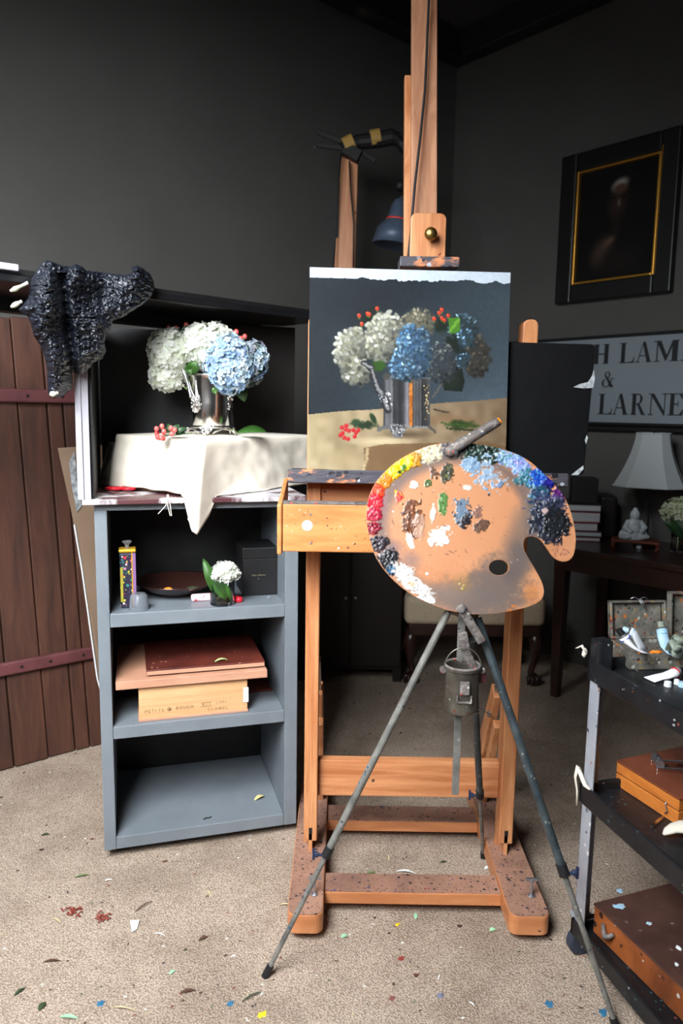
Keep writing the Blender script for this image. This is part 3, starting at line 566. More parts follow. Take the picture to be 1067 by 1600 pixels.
# lay the picture exactly on the canvas face: grid in (u,v), colours looked up from the picture
sx = TL[0]*(1-edge.X)*(1-edge.Y)+TR[0]*edge.X*(1-edge.Y)+BL[0]*(1-edge.X)*edge.Y+BR[0]*edge.X*edge.Y
sy = TL[1]*(1-edge.X)*(1-edge.Y)+TR[1]*edge.X*(1-edge.Y)+BL[1]*(1-edge.X)*edge.Y+BR[1]*edge.X*edge.Y
ii = np.clip(((sx-pt.x0)/(pt.x1-pt.x0)*(pt.w-1)).round().astype(int), 0, pt.w-1); jj = np.clip(((sy-pt.y0)/(pt.y1-pt.y0)*(pt.h-1)).round().astype(int), 0, pt.h-1)
edge.I = pt.I[jj, ii]*.97
grid_obj('painted_surface', edge, lambda a, b: canvas_pt(*cmap(a, b), off=-.0006), M['vc'], canv, label='oil painting of white and blue hydrangeas in a silver cup on pale cloth')

# ------------------------------------------------------------------ palette on its tripod
PA, PB = P(715, 955, 1.55), P(715, 695, 1.665)
pn = Vector((1, 0, 0)).cross(PB-PA).normalized(); pn = pn if pn.y > 0 else -pn
def pal(cx, cy, off=0): return PP(560+cx/2.964, 640+cy/2.964, PA, pn)+pn*off
OUT = [(37, 480), (40, 440), (55, 385), (85, 330), (125, 285), (170, 245), (225, 210), (290, 180), (350, 162), (410, 153), (480, 150), (560, 162), (650, 180), (730, 205), (800, 245), (860, 300), (910, 350), (950, 400), (975, 450), (990, 500), (1003, 560), (1006, 610), (1000, 660), (985, 690), (960, 703), (930, 700), (900, 680), (875, 645), (850, 610), (825, 592), (795, 587), (770, 600), (765, 640), (785, 685), (815, 735), (845, 790), (858, 830), (855, 865), (835, 890), (795, 910), (740, 925), (680, 938), (610, 947), (540, 948), (470, 940), (400, 925), (330, 900), (260, 865), (190, 815), (130, 755), (85, 690), (60, 630), (45, 570), (37, 520)]
def smooth_poly(p, k=3):
    n = len(p); o = []
    for i in range(n):
        p0, p1, p2, p3 = (np.array(p[(i+j-1) % n], float) for j in range(4))
        for t in np.linspace(0, 1, k, endpoint=False): o.append(tuple(.5*((2*p1)+(-p0+p2)*t+(2*p0-5*p1+4*p2-p3)*t*t+(-p0+3*p1-3*p2+p3)*t**3)))
    return o
OUT = smooth_poly(OUT); HOLE = [(650+46*math.cos(a), 731+36*math.sin(a)) for a in np.linspace(0, 2*math.pi, 40, endpoint=False)]
palette = thing('artist_palette', pal(470, 948), 'kidney-shaped wooden palette ringed with thick oil paint in front of the easel', 'palette')
def palette_board():
    bm = bmesh.new(); org = root_org(palette)
    def loop(pts, off): return [bm.verts.new(pal(x, y, off)-org) for x, y in pts]
    fr = [loop(OUT, .0), loop(HOLE, .0)]; bk = [loop(OUT, .006), loop(HOLE, .006)]
    for L_ in (fr, bk):
        es = []
        for lp in L_:
            for i in range(len(lp)): es.append(bm.edges.new((lp[i], lp[(i+1) % len(lp)])))
        bmesh.ops.triangle_fill(bm, edges=es, use_beauty=True)
    for a, b in zip(fr, bk):
        for i in range(len(a)): bm.faces.new((a[i], a[(i+1) % len(a)], b[(i+1) % len(a)], b[i]))
    bmesh.ops.recalc_face_normals(bm, faces=bm.faces); m = bpy.data.meshes.new('board'); bm.to_mesh(m); bm.free(); m.materials.append(M['pineh'])
    o = bpy.data.objects.new('board', m); COL.objects.link(o); o.parent = palette; ORG[o.name] = org
palette_board()
pt = Painter(32, 1010, 146, 952, 440, 362, (211, 152, 112))
pt.I += ((pt.n1-.5)*16+(pt.n2-.5)*10+(pt.n3-.5)*6)[..., None]
pt.I = pt.I*(1-.0)
ins = pt.poly(OUT, (0, 0, 0), a=0); hol = pt.poly(HOLE, (0, 0, 0), a=0)
G = lambda *a, **k: pt.blob(*a, **k)
G(450, 480, 380, 300, (214, 156, 116), soft=.5)
# grey wiped haze round the inside and across the lower right
ringd = np.sqrt(((pt.X-460)/385)**2+((pt.Y-540)/345)**2); rm = np.clip(1-np.abs(ringd-.93)/.15, 0, 1)*(.75+.6*pt.n1)
rm = np.clip(rm, 0, .92)[..., None]; pt.I = pt.I*(1-rm)+np.array((132, 112, 106))*rm
G(640, 820, 190, 150, (122, 108, 102), soft=.6, a=.97, rag=.25); G(540, 880, 280, 120, (126, 112, 106), soft=.6, a=.95, rag=.25); G(640, 760, 110, 120, (132, 114, 106), soft=.8, a=.9, rag=.3); G(740, 660, 100, 150, (118, 106, 102), soft=.8, a=.95); G(790, 520, 110, 110, (128, 114, 108), soft=.9, a=.9); G(800, 420, 60, 120, (150, 128, 118), soft=.9, a=.7)
G(420, 850, 160, 70, (150, 128, 116), soft=.9, a=.8); G(700, 760, 60, 60, (110, 100, 98), soft=.9, a=.6); G(480, 800, 60, 60, (166, 132, 84), soft=.9, a=.6); G(800, 850, 50, 60, (206, 140, 86), soft=.7, a=.7); G(160, 640, 60, 50, (140, 116, 120), soft=.8, a=.7); G(240, 700, 70, 60, (150, 122, 118), soft=.8, a=.7)
G(840, 470, 60, 120, (92, 92, 100), soft=.7, a=.9, rag=.5); G(120, 420, 20, 120, (170, 120, 130), soft=.9, a=.6)
def dab(cx, cy, rx, ry, cols, n, sz=10, h=.0016, rag=.5, rot=0, base=None, a=1):
    rx *= 1.3; ry *= 1.3; b = base or cols[0]; G(cx, cy, rx, ry, b, rot=rot, soft=.25, rag=rag, h=h, a=a)
    for k in range(n):
        t = RNG.random()*6.28; r = math.sqrt(RNG.random())*.95; x, y = rx*r*math.cos(t), ry*r*math.sin(t); c, q = math.cos(rot), math.sin(rot)
        G(cx+x*c-y*q, cy+x*q+y*c, sz*(.5+RNG.random()), sz*(.3+.5*RNG.random()), cols[RNG.integers(len(cols))], rot=RNG.random()*3, soft=.4, rag=.4, h=h*.5*RNG.random())
dab(330, 205, 68, 38, [(222, 214, 186), (200, 190, 150), (232, 228, 214), (186, 170, 120), (176, 168, 150)], 50, 11, rot=-.25)
dab(430, 190, 45, 34, [(128, 118, 116), (96, 90, 92), (160, 150, 140), (70, 66, 70)], 60, 9, h=.003)
dab(570, 205, 95, 36, [(38, 62, 52), (26, 44, 38), (60, 88, 76), (22, 28, 30), (80, 110, 96)], 90, 10, h=.0028, rot=.12)
dab(690, 226, 50, 32, [(150, 184, 222), (190, 210, 236), (120, 150, 200), (100, 160, 130)], 60, 9, rot=.35)
dab(752, 262, 52, 34, [(160, 180, 230), (200, 214, 240), (120, 140, 210), (96, 150, 180), (180, 160, 220)], 60, 9, rot=.6)
dab(790, 320, 42, 38, [(70, 130, 150), (110, 170, 190), (60, 100, 110)], 50, 9, rot=.8)
dab(838, 322, 42, 40, [(30, 92, 200), (54, 130, 220), (20, 60, 150), (100, 170, 220)], 60, 10, h=.003, rot=.8)
dab(876, 350, 26, 36, [(32, 30, 140), (22, 22, 100), (60, 60, 180)], 30, 8, h=.003)
dab(850, 400, 50, 40, [(52, 76, 110), (40, 110, 130), (70, 60, 110), (110, 150, 170), (30, 40, 70)], 60, 9)
dab(925, 392, 26, 32, [(104, 36, 120), (150, 60, 150), (60, 30, 90), (90, 80, 140)], 40, 7, h=.002)
dab(890, 450, 60, 40, [(70, 76, 110), (96, 92, 120), (50, 54, 80), (140, 130, 150)], 70, 8)
dab(880, 520, 78, 76, [(36, 42, 60), (56, 66, 90), (24, 28, 40), (80, 90, 120)], 150, 11, h=.002)
dab(915, 528, 46, 56, [(24, 28, 34), (14, 16, 22), (40, 48, 58)], 90, 10, h=.003)
for k in range(26): G(850+RNG.random()*100, 590+RNG.random()*30, 3+3*RNG.random(), 10+16*RNG.random(), (46, 44, 60), soft=.5, a=.8)
for k in range(30): G(900+RNG.random()*80, 640+RNG.random()*46, 3, 5, (120, 70, 80), soft=.6, a=.6)
G(860, 470, 18, 16, (206, 180, 176), soft=.4, rag=.4, h=.001)
# yellow to black, down the left rim
for cx, cy, rx, ry, rot, cols, n in ((258, 240, 30, 30, -.6, [(206, 150, 40), (224, 180, 90), (190, 130, 60)], 16), (200, 262, 52, 30, -.7, [(246, 216, 20), (250, 226, 60), (236, 190, 10)], 26), (150, 300, 40, 28, -.8, [(250, 200, 20), (248, 216, 40), (240, 170, 20)], 16),
        (118, 338, 34, 26, -.9, [(244, 140, 20), (248, 110, 30), (240, 160, 40)], 26), (88, 378, 30, 28, -1.1, [(240, 80, 36), (248, 110, 60), (230, 50, 40)], 24), (74, 430, 30, 34, -1.3, [(226, 40, 62), (240, 70, 90), (206, 30, 50)], 26),
        (68, 490, 28, 36, 1.5, [(190, 30, 70), (214, 50, 90), (160, 20, 50)], 26), (68, 548, 26, 34, 1.4, [(150, 20, 48), (90, 14, 30), (190, 30, 80), (60, 10, 20)], 30),
        (92, 622, 32, 40, 1.2, [(46, 34, 44), (24, 20, 26), (90, 70, 84)], 46), (132, 690, 36, 48, 1.0, [(28, 26, 32), (16, 16, 22), (56, 54, 66), (100, 96, 110)], 60), (150, 742, 20, 20, .9, [(40, 84, 120), (30, 40, 60)], 12)):
    dab(cx, cy, rx, ry, cols, n, 8, h=.0022, rot=rot, rag=.35)
G(210, 270, 16, 22, (84, 130, 40), rot=.4, soft=.4, rag=.6, h=.001); G(190, 292, 12, 8, (50, 90, 40), soft=.4, rag=.5)
dab(225, 775, 72, 34, [(226, 222, 218), (238, 236, 234), (206, 198, 190)], 40, 10, h=.0022, rot=.75, base=(226, 220, 216)); dab(295, 842, 60, 34, [(232, 228, 226), (214, 206, 200), (240, 238, 238)], 40, 11, h=.002, rot=.8); G(244, 808, 20, 14, (216, 180, 140), soft=.4, h=.001)
# daubs over the middle
dab(392, 435, 19, 42, [(96, 140, 70), (120, 164, 90), (60, 100, 50), (160, 190, 150)], 20, 7, h=.001)
dab(244, 510, 36, 72, [(120, 72, 44), (160, 96, 50), (70, 40, 30), (96, 60, 44)], 60, 9, h=.0012, rag=.9)
dab(480, 478, 38, 48, [(120, 140, 160), (60, 60, 80), (40, 36, 44), (150, 160, 176)], 44, 8, h=.001, rag=.9); dab(500, 515, 24, 26, [(44, 40, 48), (90, 90, 100)], 16, 7, rag=.9)
dab(566, 535, 34, 20, [(96, 70, 56), (70, 52, 46)], 14, 6, rag=1.1, a=.8, rot=-.3); dab(552, 470, 18, 34, [(130, 100, 96), (100, 80, 84)], 14, 6, rag=1, a=.7)
dab(380, 588, 36, 44, [(236, 234, 232), (220, 214, 210)], 20, 8, h=.001, rag=.7, rot=.5); dab(240, 606, 14, 36, [(234, 230, 228)], 6, 6, h=.001, rot=-.35); dab(345, 486, 9, 38, [(234, 226, 220)], 6, 5, rot=.1); dab(282, 545, 22, 46, [(206, 170, 150), (190, 150, 130)], 10, 8, a=.8)
dab(258, 352, 14, 14, [(232, 228, 222)], 4, 5); dab(505, 362, 18, 14, [(230, 226, 220), (206, 190, 176)], 8, 6); G(318, 761, 8, 8, (240, 238, 236), h=.001); G(160, 472, 5, 5, (240, 236, 230)); G(440, 700, 0.1, .1, (0, 0, 0))
dab(415, 298, 26, 36, [(86, 80, 60), (110, 120, 70), (60, 60, 50)], 22, 7, rag=.9); dab(322, 343, 14, 14, [(90, 110, 60)], 6, 5, rag=.8); dab(348, 295, 16, 22, [(110, 80, 60)], 8, 6, rag=1)
dab(600, 308, 50, 52, [(164, 186, 208), (190, 204, 220), (140, 160, 190), (216, 214, 216)], 50, 8, h=.001, rag=1.1); dab(524, 258, 32, 24, [(150, 176, 200), (130, 156, 186)], 18, 8, rag=.9); dab(652, 352, 14, 14, [(130, 150, 180)], 6, 5, rag=.9); dab(738, 330, 16, 14, [(70, 120, 130)], 6, 5)
dab(190, 402, 18, 16, [(230, 60, 60), (240, 150, 40)], 8, 6, h=.001); G(172, 380, 8, 12, (244, 180, 40), soft=.5); G(765, 458, 16, 4, (90, 90, 130), soft=.5); G(604, 395, 6, 7, (60, 40, 40))
for x, y, r in ((430, 660, .4), (450, 655, -.4), (500, 660, .8), (410, 670, .3), (600, 350, .2), (470, 350, .5), (160, 520, 1.3), (400, 540, .2), (690, 372, 1)): G(x, y, 22*RNG.random()+6, 3.5, (126, 90, 78), rot=r, soft=.6, a=.8)
for k in range(110): G(60+RNG.random()*880, 180+RNG.random()*740, 2.5+3*RNG.random(), 2.5, [(90, 70, 60), (232, 226, 220), (120, 90, 80), (150, 60, 50)][RNG.integers(4)], soft=.5, a=.7)
for x, y in ((740, 925), (720, 910), (700, 930)): G(x, y, 14, 8, (214, 130, 70), soft=.6, rag=.6)
for x, y in ((490, 815), (482, 830), (470, 808)): G(x, y, 9, 6, (186, 160, 90), soft=.5, rag=.6, h=.001)
sh = 1.0-np.zeros(ins.shape); shr = Painter(32, 1010, 146, 952, 440, 362, (0, 0, 0))
keep = ins & ~hol
pt.H = np.clip(pt.H, 0, .0045); pt.I = 255*(np.clip(pt.I, 0, 255)/255)**1.18*.82
grid_obj('oil_paint', pt, lambda a, b: pal(a, b, -.0008), M['vcgloss'], palette, keep=keep, normal=tuple(-pn), label='thick oil paint in yellow, red, black, white, green and blue round the rim')

# ------------------------------------------------------------------ tripod carrying the palette
tri = thing('tripod_stand', (.29, 1.63, 0), 'thin metal tripod with splayed paint-flecked legs holding the palette', 'tripod')
apex = P(722, 952, 1.60)
def leg(a, k, f, r1, r2, m1, m2, kd):
    a, k, f = Vector(a), Vector(k), Vector(f)
    q = part('leg', MB().tube([a, a.lerp(k, .5), k], r1, 12), m1, tri, smooth=False)
    part('lower_tube', MB().tube([k, f], [r2, r2*.95], 12), m2, q)
    part('foot_tip', MB().tube([f+(k-f).normalized()*.03, f], [r2*1.35, r2*1.5], 12), M['rubber'], q)
    part('collar', MB().tube([k-(k-a).normalized()*.022, k+(k-a).normalized()*.004], r1*1.25, 12), M['rubber'], q)
    w = k+Vector(kd)*.022
    kb = MB().tube([k, w], .004, 8); kb.box(-.003, .003, -.004, .004, -.013, .013, (w+Vector(kd)*.006, Vector(kd), Vector((0, 1, 0)), Vector((0, 0, 1))))
    kb.lathe(w-Vector(kd)*.004, [(.007, 0), (.007, .008)], 10, axis=kd)
    part('thumbscrew', kb, M['knobblue'], q, bevel=.001)
fL, fR, fB = PZ(414, 1526, .0), PZ(965, 1612, .0), PZ(755, 1340, .0)
aL, aR, aB = P(700, 956, 1.60), P(746, 966, 1.60), P(737, 1000, 1.62)
kL = aL.lerp(fL, .66); kR = aR.lerp(fR, .63); kB = aB.lerp(fB, .66)
leg(aL, kL, fL, .0085, .0062, M['tripod'], M['tripod'], (-1, 0, .1))
leg(aR, kR, fR, .0095, .0065, M['tripodblack'], M['tripod'], (1, 0, .1))
leg(aB, kB, fB, .0090, .0058, M['tripodblack'], M['tripod'], (-1, 0, .05))
part('hub', MB().tube([P(703, 948, 1.612), P(745, 962, 1.612)], .016, 12), M['gunk'], tri)
part('centre_bar', MB().bar(P(722, 950, 1.585), P(711, 1241, 1.585), .016, .008), M['tripod'], tri, bevel=.001, label='flat grey metal bar hanging straight down')
br = part('clamp_bracket', MB().bar(P(718, 946, 1.548), P(753, 1003, 1.556), .020, .013, side=(1, 0, -.3)), M['gunk'], tri, bevel=.003, label='crusted metal clamp arm')
part('bracket_bolt', MB().lathe(P(721, 951, 1.545), [(.010, 0), (.011, .003), (.007, .008)], 12, axis=(0, -1, 0)), M['gunk'], br)
part('bracket_bolt', MB().lathe(P(740, 982, 1.550), [(.006, 0), (.005, .004)], 10, axis=(0, -1, 0)), M['gunk'], br)
hk = part('cup_hook', MB().bar(P(722, 988, 1.566), P(727, 1016, 1.562), .021, .010), M['gunk'], tri, bevel=.002)
part('hook_strap', MB().bar(P(725, 1012, 1.556), P(741, 1046, 1.56), .017, .004), M['gunk'], hk, bevel=.001)
# handle of a clamp on the upper rim of the palette
ch = thing('palette_clamp', pal(430, 190), 'paint-caked round clamp handle sticking up from the top rim of the palette', 'clamp')
h0, h1 = pal(418, 196, -.012), pal(640, 66, -.016)
part('handle', MB().tube([h0, h0.lerp(h1, .2), h0.lerp(h1, .93), h1], [.010, .0125, .0105, .0102], 14), M['gunk'], ch, smooth=True)
part('handle_tip', MB().tube([h1, h1+(h1-h0).normalized()*.004], [.0095, .0085], 14), M['orange'], ch, label='reddish cut end of the handle')
part('jaw', MB().ball(pal(428, 196, -.010), .017, .012, .013, rough=.6, seed=3).ball(pal(450, 178, -.008), .012, .01, .010, rough=.6, seed=5), M['gunk'], ch, smooth=True)

# solvent cup
c0, c1 = P(722, 1110, 1.548), P(722, 1040, 1.548); cc_ = Vector((c1.x+.001, 1.548, c0.z)); hh = c1.z-c0.z
cup = thing('brush_washer', cc_, 'dented pewter brush washer cup hanging from the tripod below the palette', 'cup')
R0 = .0365
part('cup_body', MB().lathe(cc_, [(.030, 0), (R0-.001, .004), (R0, .010), (R0, hh*.93), (R0+.003, hh*.95), (R0+.003, hh), (R0-.003, hh), (R0-.004, hh*.93), (R0-.004, .01), (.01, .008)], 32), M['cup'], cup, smooth=False)
part('inner_ring', MB().tube([cc_+Vector((math.cos(a)*(R0+.001), math.sin(a)*(R0+.001), hh+.002)) for a in np.linspace(0, 2*math.pi, 33)], .0032, 8), M['gunk'], cup, smooth=True)
part('paint_sludge', MB().lathe(cc_+Vector((0, 0, hh*.72)), [(.0005, .002), (.02, .003), (R0-.004, 0)], 24, cap=False), M['gunk'], cup)
ba = [cc_+Vector((-(R0+.006), 0, hh-.010))]+[cc_+Vector((-(R0+.004)*math.cos(t), -.004, hh-.006+.048*math.sin(t))) for t in np.linspace(.05, math.pi-.05, 16)]+[cc_+Vector((R0+.006, 0, hh-.012))]
part('bail_handle', MB().tube(ba, .0016, 6), M['cup'], cup, smooth=True)
for s in (-1, 1): part('bail_ear', MB().tube([cc_+Vector((s*(R0+.006), -.004, hh-.010)), cc_+Vector((s*(R0+.006), .006, hh-.010))], .007, 10), M['gunk'], cup)
lt = MB().box(-.010, .010, -R0-.005, -R0+.002, hh*.50, hh*.78, (cc_, Vector((1, 0, 0)), Vector((0, 1, 0)), Z3)); lt.box(-.0165, .0165, -R0-.003, -R0+.004, hh*.30, hh*.34, (cc_, Vector((1, 0, 0)), Vector((0, 1, 0)), Z3)); lt.box(-.0165, -.0135, -R0-.003, -R0+.004, hh*.30, hh*.46, (cc_, Vector((1, 0, 0)), Vector((0, 1, 0)), Z3)); lt.box(.0135, .0165, -R0-.003, -R0+.004, hh*.30, hh*.46, (cc_, Vector((1, 0, 0)), Vector((0, 1, 0)), Z3))
part('clip_plate', lt, M['gunk'], cup, bevel=.001)
part('side_tag', MB().bar(cc_+Vector((R0+.006, .006, hh-.012)), cc_+Vector((R0+.012, .01, hh-.042)), .018, .006), M['barnrail'], cup, bevel=.002, label='small brown tag at the cup side')
# wire hook peeking out behind
solo('wire_loop', MB().tube([P(743, 1111, 1.60)+Vector((math.cos(a)*.018, 0, math.sin(a)*.0045)) for a in np.linspace(0, 6.28, 20)]+[P(766, 1116, 1.62)], .0011, 6), M['chrome'], P(743, 1111, 1.60), 'tiny bright wire loop behind the brush washer', 'wire', smooth=True)

# ------------------------------------------------------------------ grey shelf unit
CO = Vector((-.668, 1.967, 0)); CU = Vector((.541, .158, 0)).normalized(); CV = Vector((-CU.y, CU.x, 0)); CF = (CO, CU, CV, Z3)
def C(a, b, z): return CO+CU*a+CV*b+Z3*z
Wd, Dp = .566, .42
shelf = thing('shelf_unit', C(Wd/2, Dp/2, 0), 'grey painted open shelf unit with three bays beside the easel', 'shelf')
part('side_panel', MB().box(0, .033, 0, Dp, .03, 1.02, CF), M['cabgrey'], shelf, bevel=.002)
part('side_panel', MB().box(Wd-.039, Wd, 0, Dp, .03, 1.02, CF), M['cabgrey'], shelf, bevel=.002)
part('top_panel', MB().box(0, Wd, 0, Dp, 1.02, 1.04, CF), M['cabgrey'], shelf, bevel=.002)
part('back_panel', MB().box(.033, Wd-.039, Dp-.012, Dp, .066, 1.02, CF), M['black'], shelf, label='dark back panel')
for z0, z1 in ((.692, .731), (.365, .402), (.030, .067)): part('shelf_board', MB().box(.0335, Wd-.0395, .001, Dp-.012, z0, z1, CF), M['cabgrey'], shelf, bevel=.002)
for a, b in ((.04, .05), (Wd-.05, .05), (.05, Dp-.05), (Wd-.05, Dp-.05)):
    cs = MB().lathe(C(a, b, .013)-CU*.008, [(.0125, 0), (.0125, .016)], 16, axis=CU); cs.box(a-.013, a+.013, b-.012, b+.012, .024, .030, CF)
    part('caster', cs, M['rubber'], shelf)
# things on the upper shelf
zs = .7315
tin = thing('match_tin', C(.082, .075, zs), 'tall narrow floral tin in gold, purple and green at the left of the upper shelf', 'tin')
tm = mat('floral_tin_print', rgb(36, 30, 50), .4, specks=[(90, .9, .9, [rgb(190, 40, 60), rgb(40, 120, 110), rgb(200, 196, 180), rgb(180, 170, 60), rgb(190, 110, 130), rgb(30, 70, 60)])])
part('tin_body', MB().box(.062, .104, .05, .092, zs, zs+.162, CF), tm, tin, bevel=.006, seg=3)
part('gold_strip', MB().box(.094, .097, .048, .050, zs+.004, zs+.165, CF), mat('tin_gold', rgb(190, 146, 40), .35, .3), tin, label='gold stripe')
part('gold_strip', MB().box(.063, .070, .048, .050, zs+.02, zs+.12, CF), mat('tin_olive', rgb(150, 140, 50), .4), tin, label='olive gold stripe')
part('side_band', MB().box(.0975, .1055, .0485, .09, zs+.004, zs+.160, CF), mat('tin_mauve', rgb(120, 86, 130), .4), tin, label='mauve side band')
part('tin_lid', MB().box(.060, .107, .047, .095, zs+.162, zs+.171, CF), bpy.data.materials['tin_gold'], tin, bevel=.003, label='gold lid')
part('clear_knob', MB().lathe(C(.083, .071, zs+.171), [(.006, 0), (.005, .008), (.013, .018), (.013, .021)], 14), M['frost'], tin)
solo('plastic_cup', MB().lathe(C(.112, .032, zs), [(.028, 0), (.027, .004), (.024, .040), (.018, .047), (.002, .048), (.002, .046), (.017, .045), (.0225, .039), (.0255, .004), (.026, 0)], 28, cap=False), M['frost'], C(.112, .032, zs), 'small cloudy plastic cup upside down in front of the floral tin', 'cup', smooth=True)
solo('shallow_bowl', MB().lathe(C(.225, .20, zs), [(.001, .004), (.05, 0), (.06, .004), (.10, .022), (.125, .040), (.127, .043), (.122, .041), (.095, .026), (.05, .010), (.001, .009)], 36, cap=False), M['bowl'], C(.225, .20, zs), 'dark glazed shallow bowl at the back of the upper shelf', 'bowl', smooth=True)
solo('dried_petal', MB().ball(C(.20, .19, zs+.016), .012, .008, .006, rough=.5), M['orange'], C(.2, .19, zs+.016), 'small orange scrap lying in the dark shallow bowl', 'petal')
solo('green_leaf_scrap', MB().ball(C(.275, .17, zs+.022), .018, .009, .003, rough=.5), M['darkleaf'], C(.275, .17, zs+.022), 'small green leaf scrap lying in the dark shallow bowl', 'leaf')
pw = solo('wrapped_bar', MB().box(.262, .345, .083, .105, zs, zs+.020, CF), M['pinkwrap'], C(.3, .09, zs), 'pink and red wrapped bar lying behind the glass tumbler', 'packet', bevel=.006)
gt = C(.3475, .042, zs)
tum = thing('glass_tumbler', gt, 'clear glass tumbler of water with a white hydrangea on the upper shelf', 'glass')
part('glass_wall', MB().lathe(gt, [(.034, 0), (.036, .004), (.036, .098), (.0345, .099), (.034, .098), (.034, .012), (.0335, .010), (.001, .010), (.001, 0)], 36, cap=False), M['glass'], tum, smooth=True)
part('water', MB().lathe(gt, [(.001, .0105), (.0334, .0107), (.0338, .013), (.0338, .043), (.001, .043)], 36, cap=False), M['water'], tum, smooth=True)
solo('red_cap', MB().lathe(C(.398, .055, zs), [(.010, 0), (.012, .004), (.011, .012), (.006, .015)], 14).ball(C(.392, .06, zs+.012), .008, .008, .006), M['red'], C(.398, .055, zs), 'small bright red cap beside the glass tumbler', 'cap', smooth=True)
bb = thing('black_box', C(.47, .18, zs), 'matte black box with faint gold script at the right of the upper shelf', 'box')
part('box_body', MB().box(.420, .527, .115, .26, zs, zs+.115, CF), M['black'], bb, bevel=.002)
part('box_lid', MB().box(.418, .527, .113, .262, zs+.115, zs+.150, CF), M['black'], bb, bevel=.003)
gm = mat('faint_gold_print', rgb(132, 124, 100), .6); sc = MB(); x = .447
for k, w_ in enumerate((5, 3, 3, 3, 0, 3, 5, 3, 4, 4, 3, 3)):
    if w_:
        hgt = .0062 if w_ == 5 else .0036; sc.tube([C(x, .1125, zs+.062), C(x+.001, .1125, zs+.062+hgt), C(x+.0025, .1125, zs+.062+hgt*.9), C(x+.003, .1125, zs+.062)], .0004, 4)
    x += .0036
sc.box(.466, .4685, .1122, .1132, zs+.052, zs+.0545, CF)
part('gold_script', sc, gm, bb)
solo('tiny_stone', MB().ball(C(.49, .07, zs+.004), .006, .005, .004, rough=.6), M['frost'], C(.49, .07, zs), 'tiny clear chip in front of the black box', 'chip')
# middle shelf: cigar box, two boards
zm = .4025
cg = thing('wooden_box', C(.26, .17, zm), 'pale wooden box with faint stamped lettering at the bottom of the middle shelf stack', 'box')
part('box_body', MB().box(.105, .418, .02, .33, zm, zm+.103, CF), M['cigar'], cg, bevel=.002)
part('base_board', MB().box(.103, .42, .017, .333, zm, zm+.007, CF), M['panelwood'], cg, bevel=.001, label='pinkish base board')
part('paper_label', MB().box(.4055, .4205, .0175, .0197, zm+.030, zm+.075, CF), M['whitebit'], cg, label='torn white paper at the right edge')
GL = {  # stroke letters, unit cell
 'P': [[(0, 0), (0, 1), (.7, .9), (.7, .55), (0, .5)]], 'E': [[(.7, 0), (0, 0), (0, 1), (.7, 1)], [(0, .5), (.5, .5)]], 'T': [[(.35, 0), (.35, 1)], [(0, 1), (.7, 1)]],
 'I': [[(.3, 0), (.3, 1)]], 'S': [[(0, .1), (.5, 0), (.7, .25), (.1, .7), (.2, 1), (.65, .92)]], 'R': [[(0, 0), (0, 1), (.7, .85), (.6, .5), (0, .5), (.7, 0)]], 'O': [[(.35, 0), (0, .3), (0, .7), (.35, 1), (.7, .7), (.7, .3), (.35, 0)]],
 'U': [[(0, 1), (0, .2), (.35, 0), (.7, .2), (.7, 1)]], 'G': [[(.7, .85), (.3, 1), (0, .6), (.1, .1), (.6, 0), (.7, .45), (.4, .45)]], 'H': [[(0, 0), (0, 1)], [(.7, 0), (.7, 1)], [(0, .5), (.7, .5)]], 'C': [[(.7, .85), (.3, 1), (0, .5), (.3, 0), (.7, .15)]], 'A': [[(0, 0), (.35, 1), (.7, 0)], [(.15, .4), (.55, .4)]],
 'L': [[(0, 1), (0, 0), (.7, 0)]], 'F': [[(0, 0), (0, 1), (.7, 1)], [(0, .5), (.5, .5)]], 'N': [[(0, 0), (0, 1), (.7, 0), (.7, 1)]]}
def stroke(mb, s, a0, z0, h, w, b, r):
    a = a0
    for chh in s:
        for st in GL.get(chh, []): mb.tube([C(a+x*w*.9, b, z0+y*h) for x, y in st], r, 4)
        a += w*1.1
ik = MB(); stroke(ik, 'PETITS', .122, zm+.024, .009, .0085, .0193, .0005); stroke(ik, 'ROUGH', .210, zm+.026, .010, .0095, .0193, .0006)
ik.tube([C(.190+.005*math.cos(a), .0193, zm+.030+.005*math.sin(a)) for a in np.linspace(0, 6.28, 13)], .0008, 4); ik.ball(C(.191, .0193, zm+.029), .003, .001, .003)
stroke(ik, 'RCI', .285, zm+.030, .008, .0085, .0193, .0005); stroke(ik, 'CLAREL', .300, zm+.014, .007, .010, .0193, .0005)
for z_ in (.0275, .0395): ik.tube([C(.280, .0193, zm+z_), C(.312, .0193, zm+z_)], .0005, 4)
stroke(ik, 'ITPI', .325, zm+.032, .007, .008, .0193, .0005)
part('stamped_lettering', ik, M['ink'], cg)
z1 = zm+.104
solo('drawing_board', MB().box(.043, .476, .008, .35, z1, z1+.024, CF), M['panelwood'], C(.26, .17, z1), 'pinkish brown wooden board lying on the pale wooden box', 'board', bevel=.002)
pb = thing('wood_panel', C(.3, .17, z1+.026), 'dark red-brown panel with a green leaf scrap on top of the middle shelf stack', 'board')
part('panel', MB().box(.128, .472, .03, .30, z1+.029, z1+.045, CF), M['panelred'], pb, bevel=.002)
part('panel_edge', MB().box(.129, .471, .028, .031, z1+.029, z1+.040, CF), M['panelwood'], pb, bevel=.001, label='pale worn front edge')
part('batten', MB().box(.145, .185, .04, .28, z1+.0245, z1+.029, CF), M['darkwood'], pb); part('batten', MB().box(.41, .45, .04, .28, z1+.0245, z1+.029, CF), M['darkwood'], pb)
